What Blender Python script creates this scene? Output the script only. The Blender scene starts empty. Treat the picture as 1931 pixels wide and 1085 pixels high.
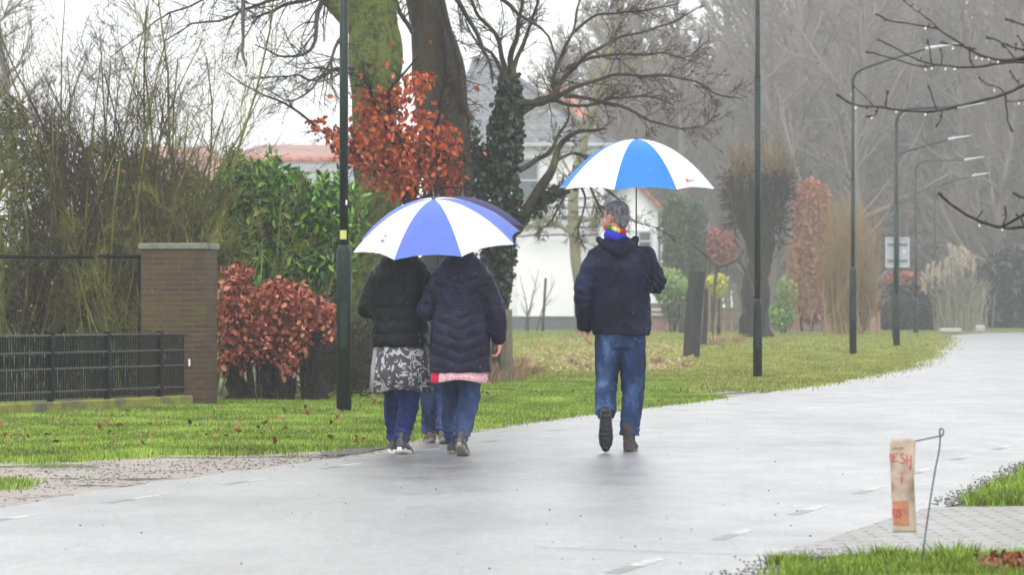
import bpy, math, random
import numpy as np
from mathutils import Vector, Matrix, noise

# ---------------------------------------------------------------- camera, sky, light
F, CX, HY, CH = 6400.0, 965.5, 571.0, 1.1      # focal length (px), principal column, horizon row, eye height (m)
scene = bpy.context.scene
col = scene.collection
cam_d = bpy.data.cameras.new('camera')
cam = bpy.data.objects.new('camera', cam_d); col.objects.link(cam)
cam.location = (0, 0, CH); cam.rotation_euler = (math.radians(90), 0, 0)
cam_d.sensor_width = 36; cam_d.lens = 36 * F / 1931.0
cam_d.shift_y = (HY - 542.5) / 1931.0
cam_d.clip_start = 0.5; cam_d.clip_end = 5000
cam_d.dof.use_dof = True; cam_d.dof.focus_distance = 25.5; cam_d.dof.aperture_fstop = 6.3
scene.camera = cam

SUN_EL, SUN_AZ = math.radians(55), math.radians(200)
w = bpy.data.worlds.new('World'); scene.world = w; w.use_nodes = True
nt = w.node_tree; nt.nodes.clear()
sky = nt.nodes.new('ShaderNodeTexSky'); sky.sky_type = 'NISHITA'; sky.sun_disc = False
sky.sun_elevation = SUN_EL; sky.sun_rotation = SUN_AZ; sky.dust_density = 6.0; sky.air_density = 1.0
hs = nt.nodes.new('ShaderNodeHueSaturation'); hs.inputs['Saturation'].default_value = 0.18
nt.links.new(sky.outputs[0], hs.inputs['Color'])
mixs = nt.nodes.new('ShaderNodeMix'); mixs.data_type = 'RGBA'; mixs.inputs[0].default_value = 0.72
nt.links.new(hs.outputs[0], mixs.inputs[6]); mixs.inputs[7].default_value = (13.3, 13.4, 13.6, 1)   # even cloud deck over the sky
bg = nt.nodes.new('ShaderNodeBackground'); bg.inputs['Strength'].default_value = 0.10
out = nt.nodes.new('ShaderNodeOutputWorld')
nt.links.new(mixs.outputs[2], bg.inputs['Color']); nt.links.new(bg.outputs[0], out.inputs['Surface'])
sd = bpy.data.lights.new('sun', 'SUN'); sd.energy = 0.7; sd.angle = math.radians(35); sd.color = (1, .98, .95)
sun = bpy.data.objects.new('sun', sd); col.objects.link(sun)
sun.rotation_euler = (math.radians(90) - SUN_EL, 0, math.radians(180) - SUN_AZ + math.radians(0))
scene.view_settings.view_transform = 'Standard'; scene.view_settings.look = 'None'
scene.view_settings.gamma = 1.0; scene.view_settings.exposure = 0.78
scene.cycles.volume_bounces = 2
scene.cycles.max_bounces = 8

# ---------------------------------------------------------------- helpers
R = random.Random(7)
NP = np.random.default_rng(7)

def P(px, py, Y):
    return Vector(((px - CX) / F * Y, Y, CH + (HY - py) / F * Y))
def G(px, py):
    Y = F * CH / (py - HY)
    return Vector(((px - CX) / F * Y, Y, 0.0))

class MB:
    def __init__(s): s.v = []; s.f = []; s.m = []; s.r = []
    def add(s, vs, fs, mi=0, r=None):
        b = len(s.v); s.v.extend(vs)
        rr = R.random() if r is None else r
        for f in fs:
            s.f.append(tuple(b + i for i in f)); s.m.append(mi); s.r.append(rr)
    def tube(s, pts, rad, n=6, cap=True, mi=0, r=None, closed_ref=None):
        m = len(pts); vs = []
        u = None
        for i in range(m):
            a = pts[max(0, i - 1)]; b = pts[min(m - 1, i + 1)]
            t = (b - a)
            if t.length < 1e-9: t = Vector((0, 0, 1))
            t = t.normalized()
            if u is None:
                ref = Vector((1, 0, 0)) if abs(t.x) < .85 else Vector((0, 1, 0))
                u = ref
            u = (u - t * u.dot(t))
            if u.length < 1e-6: u = t.orthogonal()
            u = u.normalized(); v = t.cross(u)
            q = rad[i]
            ra, rb = (q if isinstance(q, tuple) else (q, q))
            p = pts[i]
            for k in range(n):
                a_ = 2 * math.pi * k / n; c = math.cos(a_) * ra; d = math.sin(a_) * rb
                vs.append((p.x + u.x * c + v.x * d, p.y + u.y * c + v.y * d, p.z + u.z * c + v.z * d))
        fs = []
        for i in range(m - 1):
            for k in range(n):
                k2 = (k + 1) % n
                fs.append((i * n + k, i * n + k2, (i + 1) * n + k2, (i + 1) * n + k))
        if cap:
            fs.append(tuple(range(n - 1, -1, -1))); fs.append(tuple((m - 1) * n + k for k in range(n)))
        s.add(vs, fs, mi, r)
    def capsule(s, pts, rad, n=16, mi=0):
        """smooth tapered limb with rounded ends; radii floats or (ra, rb)"""
        P_, R_ = catmull(pts, rad, 5)
        def rr(q, k): return (q[0] * k, q[1] * k) if isinstance(q, tuple) else (q * k, q * k)
        def mx(q): return max(q) if isinstance(q, tuple) else q
        t0 = (P_[0] - P_[1]).normalized(); t1 = (P_[-1] - P_[-2]).normalized()
        pre = []; prr = []; post = []; por = []
        for a in (85, 65, 40, 20):
            a = math.radians(a)
            pre.append(P_[0] + t0 * mx(R_[0]) * math.sin(a)); prr.append(rr(R_[0], math.cos(a)))
            post.insert(0, P_[-1] + t1 * mx(R_[-1]) * math.sin(a)); por.insert(0, rr(R_[-1], math.cos(a)))
        s.tube(pre + P_ + post, prr + [rr(q, 1) for q in R_] + por, n, True, mi)
    def loft(s, rings, n=32, e=2.2, mi=0):
        """rings: (cx, cy, cz, rx, ry) horizontal super-ellipses"""
        vs = []
        for (cx, cy, cz, rx, ry) in rings:
            for k in range(n):
                a = 2 * math.pi * k / n; c, d = math.cos(a), math.sin(a)
                vs.append((cx + rx * math.copysign(abs(c) ** (2 / e), c), cy + ry * math.copysign(abs(d) ** (2 / e), d), cz))
        m = len(rings); fs = []
        for i in range(m - 1):
            for k in range(n):
                k2 = (k + 1) % n
                fs.append((i * n + k, i * n + k2, (i + 1) * n + k2, (i + 1) * n + k))
        fs.append(tuple(range(n - 1, -1, -1))); fs.append(tuple((m - 1) * n + k for k in range(n)))
        s.add(vs, fs, mi)
    def ell(s, c, r, n=20, mi=0, M=None):
        vs = []; fs = []; h = n // 2
        for i in range(1, h):
            t = math.pi * i / h
            for k in range(n):
                a = 2 * math.pi * k / n
                vs.append(Vector((r[0] * math.sin(t) * math.cos(a), r[1] * math.sin(t) * math.sin(a), r[2] * math.cos(t))))
        vs.append(Vector((0, 0, r[2]))); vs.append(Vector((0, 0, -r[2])))
        if M is not None: vs = [M @ v for v in vs]
        c = Vector(c); vs = [tuple(v + c) for v in vs]
        for i in range(h - 2):
            for k in range(n):
                k2 = (k + 1) % n
                fs.append((i * n + k, (i + 1) * n + k, (i + 1) * n + k2, i * n + k2))
        T = (h - 1) * n
        for k in range(n):
            k2 = (k + 1) % n
            fs.append((T, k, k2)); fs.append((T + 1, (h - 2) * n + k2, (h - 2) * n + k))
        s.add(vs, fs, mi)
    def box(s, c, sz, rz=0.0, mi=0, M=None, r=None):
        cx, cy, cz = c; hx, hy, hz = sz[0] / 2, sz[1] / 2, sz[2] / 2
        vs = []
        for dz in (-hz, hz):
            for dx, dy in ((-hx, -hy), (hx, -hy), (hx, hy), (-hx, hy)):
                v = Vector((dx, dy, dz))
                if M is not None: v = M @ v
                x = v.x * math.cos(rz) - v.y * math.sin(rz); y = v.x * math.sin(rz) + v.y * math.cos(rz)
                vs.append((cx + x, cy + y, cz + v.z))
        s.add(vs, [(3, 2, 1, 0), (4, 5, 6, 7), (0, 1, 5, 4), (1, 2, 6, 5), (2, 3, 7, 6), (3, 0, 4, 7)], mi, r)
    def build(s, name, mats, parent=None, smooth=True):
        me = bpy.data.meshes.new(name); me.from_pydata([tuple(v) for v in s.v], [], s.f)
        mats = mats if isinstance(mats, (list, tuple)) else [mats]
        for m in mats: me.materials.append(m)
        me.polygons.foreach_set('material_index', s.m)
        at = me.attributes.new('rnd', 'FLOAT', 'FACE'); at.data.foreach_set('value', s.r)
        me.polygons.foreach_set('use_smooth', [smooth] * len(s.f))
        me.update()
        o = bpy.data.objects.new(name, me); col.objects.link(o)
        if parent: o.parent = parent
        return o

def catmull(pts, rad, sub):
    def asv(q): return q if isinstance(q, tuple) else (q, q)
    pts = [Vector(p) for p in pts]
    n = len(pts); P_ = []; R_ = []
    for i in range(n - 1):
        p0 = pts[max(0, i - 1)]; p1 = pts[i]; p2 = pts[i + 1]; p3 = pts[min(n - 1, i + 2)]
        r1 = asv(rad[i]); r2 = asv(rad[i + 1])
        for k in range(sub):
            t = k / sub
            P_.append(0.5 * ((2 * p1) + (p2 - p0) * t + (2 * p0 - 5 * p1 + 4 * p2 - p3) * t * t + (3 * p1 - p0 - 3 * p2 + p3) * t ** 3))
            u = t * t * (3 - 2 * t) * .5 + t * .5
            R_.append((r1[0] * (1 - u) + r2[0] * u, r1[1] * (1 - u) + r2[1] * u))
    P_.append(pts[-1]); R_.append(asv(rad[-1]))
    return P_, R_

def tag(o, label=None, cat=None, group=None, kind=None):
    if label: o['label'] = label
    if cat: o['category'] = cat
    if group: o['group'] = group
    if kind: o['kind'] = kind
    return o
def empty(name, loc=(0, 0, 0), rz=0.0):
    o = bpy.data.objects.new(name, None); col.objects.link(o)
    o.location = loc; o.rotation_euler = (0, 0, rz); o.empty_display_size = .2
    return o

def fuse(mb, name, mats, voxel, parent=None, smooth_it=4, fac=.5, disp=None, split=None):
    """union the closed shapes of mb into ONE continuous skin"""
    t = mb.build('tmp', mats[0] if isinstance(mats, (list, tuple)) else mats)
    m = t.modifiers.new('r', 'REMESH'); m.mode = 'VOXEL'; m.voxel_size = voxel; m.use_smooth_shade = True
    if smooth_it:
        s_ = t.modifiers.new('s', 'SMOOTH'); s_.factor = fac; s_.iterations = smooth_it
    dg = bpy.context.evaluated_depsgraph_get(); dg.update()
    me = bpy.data.meshes.new_from_object(t.evaluated_get(dg)); me.name = name
    bpy.data.objects.remove(t, do_unlink=True)
    me.materials.clear()
    for q in (mats if isinstance(mats, (list, tuple)) else [mats]): me.materials.append(q)
    if disp:
        n = len(me.vertices); co = np.empty(n * 3, np.float32); me.vertices.foreach_get('co', co); co = co.reshape(-1, 3)
        no = np.empty(n * 3, np.float32); me.vertices.foreach_get('normal', no); no = no.reshape(-1, 3)
        d = np.array([disp(c, q) for c, q in zip(co, no)], np.float32)
        co = co + no * d[:, None]; me.vertices.foreach_set('co', co.ravel())
    if split:
        for p in me.polygons: p.material_index = split(p.center, p.normal)
    me.polygons.foreach_set('use_smooth', [True] * len(me.polygons)); me.update()
    o = bpy.data.objects.new(name, me); col.objects.link(o)
    if parent: o.parent = parent
    return o

def np_mesh(name, V, nper, quads, mats, rnd=None, parent=None, smooth=False):
    """V (N, k, 3) items of k vertices, quads: face index tuples inside an item"""
    N, k, _ = V.shape
    me = bpy.data.meshes.new(name)
    me.vertices.add(N * k); me.vertices.foreach_set('co', V.astype(np.float32).ravel())
    base = (np.arange(N) * k)[:, None]
    loops = []; tot = []
    allf = np.concatenate([base + np.array(q)[None, :] for q in quads], axis=1)
    lens = [len(q) for q in quads]
    me.loops.add(allf.size); me.loops.foreach_set('vertex_index', allf.ravel().astype(np.int32))
    starts = np.concatenate([[0], np.cumsum(lens)[:-1]])
    ls = ((np.arange(N) * sum(lens))[:, None] + starts[None, :]).ravel().astype(np.int32)
    me.polygons.add(N * len(quads)); me.polygons.foreach_set('loop_start', ls)
    for m in (mats if isinstance(mats, (list, tuple)) else [mats]): me.materials.append(m)
    me.update(calc_edges=True)
    if rnd is None: rnd = NP.random(N)
    at = me.attributes.new('rnd', 'FLOAT', 'FACE'); at.data.foreach_set('value', np.repeat(rnd, len(quads)).astype(np.float32))
    me.polygons.foreach_set('use_smooth', [smooth] * (N * len(quads)))
    o = bpy.data.objects.new(name, me); col.objects.link(o)
    if parent: o.parent = parent
    return o

def leaves(name, C, L, W, mats, parent=None, rnd=None, droop=.3, face=None, lj=.35):
    """many single folded leaves, each a small pointed oval"""
    C = np.asarray(C, np.float64); N = len(C)
    d = NP.normal(size=(N, 3)); d[:, 2] -= droop * 2
    d /= np.linalg.norm(d, axis=1)[:, None]
    nrm = NP.normal(size=(N, 3))
    if face is not None: nrm += np.asarray(face)
    nrm -= d * (nrm * d).sum(1)[:, None]; nrm /= np.linalg.norm(nrm, axis=1)[:, None]
    s_ = np.cross(d, nrm)
    l = (L * (1 - lj + 2 * lj * NP.random(N)))[:, None]; w_ = l * W / L
    V = np.empty((N, 6, 3))
    V[:, 0] = C; V[:, 1] = C + d * l * .33 + s_ * w_ * .46 + nrm * l * .08; V[:, 2] = C + d * l * .72 + s_ * w_ * .36 + nrm * l * .06
    V[:, 3] = C + d * l; V[:, 4] = C + d * l * .72 - s_ * w_ * .36 + nrm * l * .06; V[:, 5] = C + d * l * .33 - s_ * w_ * .46 + nrm * l * .08
    return np_mesh(name, V, 6, [(0, 1, 2, 3), (0, 3, 4, 5)], mats, rnd, parent)

# ---------------------------------------------------------------- materials
def lin(c): return tuple(c) + (1,) if len(c) == 3 else c
def S(r, g, b):      # sRGB 0-255 to linear
    f = lambda v: (v / 255 / 12.92) if v / 255 <= .04045 else ((v / 255 + .055) / 1.055) ** 2.4
    return (f(r), f(g), f(b), 1)
def base_mat(name):
    m = bpy.data.materials.new(name); m.use_nodes = True
    return m, m.node_tree, m.node_tree.nodes['Principled BSDF']
def nd(nt_, t, **k):
    n = nt_.nodes.new(t)
    for a, b in k.items():
        if a in n.inputs: n.inputs[a].default_value = b
        else: setattr(n, a, b)
    return n
def tex(nt_, scale=5, detail=4, rough=.55, kind='Object', sc=None, dist=0):
    tc = nt_.nodes.new('ShaderNodeTexCoord'); mp = nt_.nodes.new('ShaderNodeMapping')
    nt_.links.new(tc.outputs[kind], mp.inputs[0])
    if sc: mp.inputs['Scale'].default_value = sc
    n = nt_.nodes.new('ShaderNodeTexNoise'); n.inputs['Scale'].default_value = scale; n.inputs['Detail'].default_value = detail
    n.inputs['Roughness'].default_value = rough; n.inputs['Distortion'].default_value = dist
    nt_.links.new(mp.outputs[0], n.inputs['Vector'])
    return n, mp
def ramp(nt_, src, stops):
    r = nt_.nodes.new('ShaderNodeValToRGB'); cr = r.color_ramp
    while len(cr.elements) < len(stops): cr.elements.new(.5)
    for e, (p, c) in zip(cr.elements, stops): e.position = p; e.color = lin(c)
    nt_.links.new(src, r.inputs[0]); return r
def M_(name, stops, scale=4, rough=.6, bump=0.0, bscale=60, spec=.5, metal=0.0, attr=False, sc=None, detail=4, transl=0.0, coat=0.0, rvar=0.0, bd=.01):
    m, t, b = base_mat(name)
    if len(stops) == 1: stops = [stops[0], stops[0]]
    if not isinstance(stops[0][0], (int, float)) or len(stops[0]) != 2:
        k = len(stops); stops = [(.25 + .5 * i / (k - 1), c) for i, c in enumerate(stops)]
    if attr:
        a = nd(t, 'ShaderNodeAttribute'); a.attribute_name = 'rnd'; src = a.outputs['Fac']
        k = len(stops); stops = [(i / (k - 1), c) for i, (p, c) in enumerate(stops)]
    else:
        n, mp = tex(t, scale, detail, sc=sc); src = n.outputs[0]
    r = ramp(t, src, stops); t.links.new(r.outputs[0], b.inputs['Base Color'])
    b.inputs['Roughness'].default_value = rough; b.inputs['Specular IOR Level'].default_value = spec
    b.inputs['Metallic'].default_value = metal; b.inputs['Coat Weight'].default_value = coat
    b.inputs['Coat Roughness'].default_value = .15
    if rvar:
        n2, _ = tex(t, scale * 2, 3); mr = nd(t, 'ShaderNodeMapRange'); mr.inputs[1].default_value = .3; mr.inputs[2].default_value = .7
        mr.inputs[3].default_value = max(.05, rough - rvar); mr.inputs[4].default_value = min(1, rough + rvar)
        t.links.new(n2.outputs[0], mr.inputs[0]); t.links.new(mr.outputs[0], b.inputs['Roughness'])
    if bump:
        n3, _ = tex(t, bscale, 5, .6, sc=sc); bp = nd(t, 'ShaderNodeBump'); bp.inputs['Strength'].default_value = bump; bp.inputs['Distance'].default_value = bd
        t.links.new(n3.outputs[0], bp.inputs['Height']); t.links.new(bp.outputs[0], b.inputs['Normal'])
    if transl:
        tr = nd(t, 'ShaderNodeBsdfTranslucent'); mx = nd(t, 'ShaderNodeMixShader'); mx.inputs[0].default_value = transl
        o = t.nodes['Material Output']; t.links.new(r.outputs[0], tr.inputs[0])
        t.links.new(b.outputs[0], mx.inputs[1]); t.links.new(tr.outputs[0], mx.inputs[2]); t.links.new(mx.outputs[0], o.inputs['Surface'])
    return m

def bark(name, stops, scale=6, vs=.35, bump=.8):
    return M_(name, stops, scale=scale, rough=.7, bump=1, bscale=22, sc=(1, 1, vs), spec=.25, detail=8, bd=.05, rvar=.15)

MAT = {}
MAT['grass'] = M_('grass_blades', [S(80, 68, 34), S(88, 114, 26), S(128, 162, 42), S(174, 194, 92)], rough=.5, attr=True, transl=.3, spec=.4)
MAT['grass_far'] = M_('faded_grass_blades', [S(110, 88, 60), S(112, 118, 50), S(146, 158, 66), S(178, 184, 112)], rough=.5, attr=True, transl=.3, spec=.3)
MAT['drygrass'] = M_('dry_stalks', [S(120, 92, 62), S(158, 132, 95), S(180, 160, 120)], rough=.6, attr=True)
MAT['ground'] = M_('verge_soil', [(.3, S(62, 54, 36)), (.48, S(74, 86, 30)), (.7, S(98, 120, 40))], scale=.9, rough=.75, bump=.9, bscale=30, detail=8, bd=.03)
MAT['field'] = M_('stubble_soil', [(.3, S(92, 78, 58)), (.48, S(116, 112, 72)), (.62, S(104, 122, 56))], scale=1.4, rough=.8, bump=1, bscale=12, detail=8, bd=.05)
MAT['beech'] = M_('beech_leaf', [S(96, 30, 10), S(166, 60, 24), S(202, 92, 44), S(220, 132, 88)], rough=.45, attr=True, transl=.25, spec=.3)
MAT['beech_hedge'] = M_('beech_hedge_leaf', [S(74, 26, 16), S(130, 54, 36), S(174, 92, 66), S(216, 150, 122)], rough=.45, attr=True, transl=.2, spec=.3)
MAT['laurel'] = M_('laurel_leaf', [S(14, 38, 12), S(44, 92, 24), S(92, 146, 38), S(138, 182, 62)], rough=.25, attr=True, transl=.2, spec=.7)
MAT['ivy'] = M_('ivy_leaf', [S(10, 26, 18), S(24, 50, 30), S(46, 78, 46)], rough=.3, attr=True, spec=.5)
MAT['olive'] = M_('olive_leaf', [S(24, 32, 10), S(62, 78, 20), S(122, 140, 44)], rough=.45, attr=True, transl=.15)
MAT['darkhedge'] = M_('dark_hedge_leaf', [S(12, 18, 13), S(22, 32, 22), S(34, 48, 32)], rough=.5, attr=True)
MAT['conifer_dark'] = M_('dark_conifer_leaf', [S(58, 72, 60), S(74, 90, 72), S(88, 104, 80)], rough=.6, attr=True)
MAT['conifer'] = M_('conifer_leaf', [S(52, 70, 50), S(74, 92, 60), S(98, 112, 72)], rough=.6, attr=True)
MAT['bush'] = M_('bush_leaf', [S(72, 108, 52), S(112, 150, 66), S(150, 180, 92)], rough=.4, attr=True)
MAT['redhedge'] = M_('haze_greyed_red_hedge_leaf', [S(110, 58, 46), S(148, 84, 68), S(172, 112, 92)], rough=.8, attr=True)  # greyed red: part of the distance haze sits in the leaf colour
MAT['orangeshoot'] = M_('haze_dulled_orange_shoot', [S(140, 110, 68), S(160, 126, 78), S(118, 112, 66)], rough=.6, attr=True)  # orange dulled so the colour carries some of the distance haze
MAT['pampas'] = M_('pampas_plume', [S(150, 138, 120), S(182, 168, 150), S(204, 194, 178)], rough=.8, attr=True, transl=.3)
MAT['moss_bark'] = bark('mossy_bark', [(.28, S(46, 44, 28)), (.44, S(78, 86, 38)), (.58, S(104, 116, 50)), (.74, S(66, 66, 40))], 13, vs=.75)
MAT['grey_bark'] = bark('grey_bark', [(.3, S(32, 27, 25)), (.5, S(66, 58, 50)), (.7, S(80, 78, 48))], 5)
MAT['dark_bark'] = bark('dark_bark', [(.35, S(18, 13, 12)), (.65, S(40, 31, 27))], 7)
MAT['twig'] = M_('dark_twig', [S(24, 18, 16), S(40, 32, 27), S(54, 52, 32)], scale=2, rough=.5)
MAT['twig_moss'] = M_('mossy_twig', [S(44, 34, 20), S(92, 90, 30), S(146, 152, 60)], scale=2.5, rough=.55)
MAT['twig_purple'] = M_('purple_twig', [S(42, 26, 26), S(64, 42, 38), S(54, 50, 30)], scale=1.5, rough=.5)
MAT['forest'] = M_('haze_toned_forest_bark', [S(108, 102, 99), S(136, 130, 125)], scale=.4, rough=.9, spec=.1)  # bark lightened and greyed; distance haze is put into this colour
MAT['lamp_green'] = M_('lamp_post_green_paint', [S(6, 28, 24), S(12, 38, 32)], scale=3, rough=.45, spec=.3, bump=.25, bscale=90, rvar=.15, bd=.003)
MAT['alu'] = M_('pale_aluminium', [S(166, 172, 176), S(186, 190, 192)], rough=.45, spec=.4)
MAT['wet_rail_sheen'] = M_('wet_black_rail_sky_sheen', [S(30, 32, 36), S(52, 56, 60)], scale=9, rough=.22, spec=.6)  # lighter than the black paint: sky sheen on the wet rails painted in
MAT['sticker'] = M_('yellow_green_sticker', [(.4, S(176, 190, 120)), (.6, S(214, 196, 96))], scale=60, rough=.4)
MAT['whitemark'] = M_('white_label', [S(225, 225, 222), S(240, 240, 240)], rough=.5)
MAT['black_paint'] = M_('black_paint', [S(8, 8, 10), S(16, 17, 20)], scale=9, rough=.5, spec=.15, bump=.2, bscale=80, rvar=.1, bd=.003)
MAT['white_wall'] = M_('white_render', [(.35, S(214, 216, 218)), (.6, S(236, 237, 238))], scale=.8, rough=.8, bump=.3, bscale=8)
MAT['plinth'] = M_('grey_plinth', [S(84, 92, 96), S(100, 108, 112)], rough=.7)
MAT['glass'] = M_('window_glass', [S(70, 76, 80), S(92, 98, 102)], scale=.6, rough=.12, spec=.8)
MAT['post'] = M_('weathered_post', [(.3, S(16, 15, 16)), (.65, S(36, 34, 36))], scale=7, rough=.6, bump=.8, bscale=20, sc=(1, 1, .2), bd=.01)
MAT['palepost'] = M_('pale_post', [S(92, 88, 74), S(120, 116, 96)], scale=5, rough=.7)
MAT['stone'] = M_('pale_stone', [S(140, 138, 128), S(172, 170, 158)], rough=.7, attr=True)
MAT['pebble'] = M_('shoulder_pebble', [S(72, 68, 64), S(110, 104, 98), S(160, 156, 150)], rough=.4, attr=True, spec=.7)
MAT['fallen'] = M_('fallen_leaf', [S(64, 34, 24), S(124, 54, 28), S(150, 80, 44), S(70, 50, 38)], rough=.35, attr=True)
MAT['drop'] = None
MAT['yellow'] = M_('yellow_flower', [S(150, 150, 50), S(206, 200, 80)], rough=.5, attr=True)

def brickmat(name, c1, c2, cm, bw, bh, mortar=.01, rough=.7, planar=False, moss=None, bump=.6, coat=0):
    m, t, b = base_mat(name)
    tc = nd(t, 'ShaderNodeTexCoord'); sp = nd(t, 'ShaderNodeSeparateXYZ'); t.links.new(tc.outputs['Object'], sp.inputs[0])
    cb = nd(t, 'ShaderNodeCombineXYZ')
    if planar:
        t.links.new(sp.outputs[0], cb.inputs[0]); t.links.new(sp.outputs[1], cb.inputs[1])
    else:
        ad = nd(t, 'ShaderNodeMath', operation='ADD'); t.links.new(sp.outputs[0], ad.inputs[0]); t.links.new(sp.outputs[1], ad.inputs[1])
        t.links.new(ad.outputs[0], cb.inputs[0]); t.links.new(sp.outputs[2], cb.inputs[1])
    br = nd(t, 'ShaderNodeTexBrick'); br.inputs['Color1'].default_value = c1; br.inputs['Color2'].default_value = c2; br.inputs['Mortar'].default_value = cm
    br.inputs['Scale'].default_value = 1; br.inputs['Brick Width'].default_value = bw; br.inputs['Row Height'].default_value = bh
    br.inputs['Mortar Size'].default_value = mortar; br.inputs['Mortar Smooth'].default_value = .3
    t.links.new(cb.outputs[0], br.inputs['Vector'])
    n, _ = tex(t, 3, 6); mx = nd(t, 'ShaderNodeMix', data_type='RGBA', blend_type='MULTIPLY'); mx.inputs[0].default_value = .7
    rp = ramp(t, n.outputs[0], [(.3, (.45, .42, .4)), (.7, (1.15, 1.15, 1.1))])
    t.links.new(br.outputs[0], mx.inputs[6]); t.links.new(rp.outputs[0], mx.inputs[7]); last = mx.outputs[2]
    if moss:
        n2, _ = tex(t, 2.2, 6, .65, sc=(1, 1, 2.5)); r2 = ramp(t, n2.outputs[0], [(.48, (0, 0, 0)), (.68, (.75, .75, .75))])
        m2 = nd(t, 'ShaderNodeMix', data_type='RGBA'); t.links.new(r2.outputs[0], m2.inputs[0]); t.links.new(last, m2.inputs[6]); m2.inputs[7].default_value = moss; last = m2.outputs[2]
    t.links.new(last, b.inputs['Base Color']); b.inputs['Roughness'].default_value = rough; b.inputs['Coat Weight'].default_value = coat; b.inputs['Coat Roughness'].default_value = .2
    bp = nd(t, 'ShaderNodeBump'); bp.inputs['Strength'].default_value = bump; bp.inputs['Distance'].default_value = .01; bp.invert = True
    t.links.new(br.outputs['Fac'], bp.inputs['Height']); t.links.new(bp.outputs[0], b.inputs['Normal'])
    return m
MAT['pillar'] = brickmat('mossy_pillar_brick', S(60, 38, 26), S(84, 54, 36), S(84, 82, 48), .3, .055, .006, moss=S(78, 72, 26))
MAT['mauve'] = brickmat('mauve_brick', S(150, 108, 102), S(166, 126, 118), S(160, 140, 134), .3, .09, .012)
MAT['cap'] = M_('mossy_concrete', [(.35, S(84, 86, 78)), (.55, S(120, 122, 110)), (.75, S(96, 102, 56))], scale=5, rough=.6, bump=.5, bscale=30)
MAT['mosskerb'] = M_('mossy_kerb', [(.35, S(84, 84, 66)), (.55, S(132, 134, 44)), (.75, S(84, 92, 40))], scale=4, rough=.7, bump=.6, bscale=30)
MAT['slate'] = brickmat('grey_roof_tile', S(104, 108, 114), S(122, 126, 132), S(78, 80, 84), .3, .33, .03, rough=.4)
MAT['orange_tile'] = brickmat('orange_roof_tile', S(168, 104, 84), S(190, 122, 98), S(130, 84, 70), .3, .33, .03, rough=.5)
MAT['red_tile'] = brickmat('haze_greyed_red_roof_tile', S(150, 104, 94), S(168, 122, 110), S(120, 92, 84), .3, .33, .03, rough=.5)  # red mixed with grey to paint in the distance haze

def road_mat():
    m, t, b = base_mat('wet_asphalt')
    n, _ = tex(t, 160, 4, .7); n2, _ = tex(t, .55, 6, .6, sc=(1, .45, 1)); n3, _ = tex(t, 2.4, 5, .6, sc=(1, .5, 1))
    r = ramp(t, n.outputs[0], [(.25, S(88, 88, 88)), (.5, S(128, 128, 128)), (.72, S(190, 190, 190))])
    r2 = ramp(t, n2.outputs[0], [(.3, (.52, .52, .52)), (.5, (.88, .88, .88)), (.7, (1.1, 1.1, 1.1))])
    n5, _ = tex(t, 30, 6, .85, sc=(1, .35, 1)); r5 = ramp(t, n5.outputs[0], [(.34, (.6, .6, .6)), (.5, (1, 1, 1)), (.66, (1.35, 1.35, 1.35))])
    m5 = nd(t, 'ShaderNodeMix', data_type='RGBA', blend_type='MULTIPLY'); m5.inputs[0].default_value = 1; t.links.new(r2.outputs[0], m5.inputs[6]); t.links.new(r5.outputs[0], m5.inputs[7])
    mx = nd(t, 'ShaderNodeMix', data_type='RGBA', blend_type='MULTIPLY'); mx.inputs[0].default_value = 1
    t.links.new(r.outputs[0], mx.inputs[6]); t.links.new(m5.outputs[2], mx.inputs[7]); t.links.new(mx.outputs[2], b.inputs['Base Color'])
    mr = nd(t, 'ShaderNodeMapRange'); mr.inputs[1].default_value = .35; mr.inputs[2].default_value = .65; mr.inputs[3].default_value = .3; mr.inputs[4].default_value = .66
    t.links.new(n3.outputs[0], mr.inputs[0]); t.links.new(mr.outputs[0], b.inputs['Roughness'])
    b.inputs['Specular IOR Level'].default_value = .65
    b.inputs['Coat Weight'].default_value = 1.0; b.inputs['Coat IOR'].default_value = 1.5; b.inputs['Coat Roughness'].default_value = .36
    nb, _ = tex(t, 45, 6, .8); bp = nd(t, 'ShaderNodeBump'); bp.inputs['Strength'].default_value = .4; bp.inputs['Distance'].default_value = .006
    t.links.new(nb.outputs[0], bp.inputs['Height']); t.links.new(bp.outputs[0], b.inputs['Normal'])
    return m
MAT['road'] = road_mat()
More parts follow.
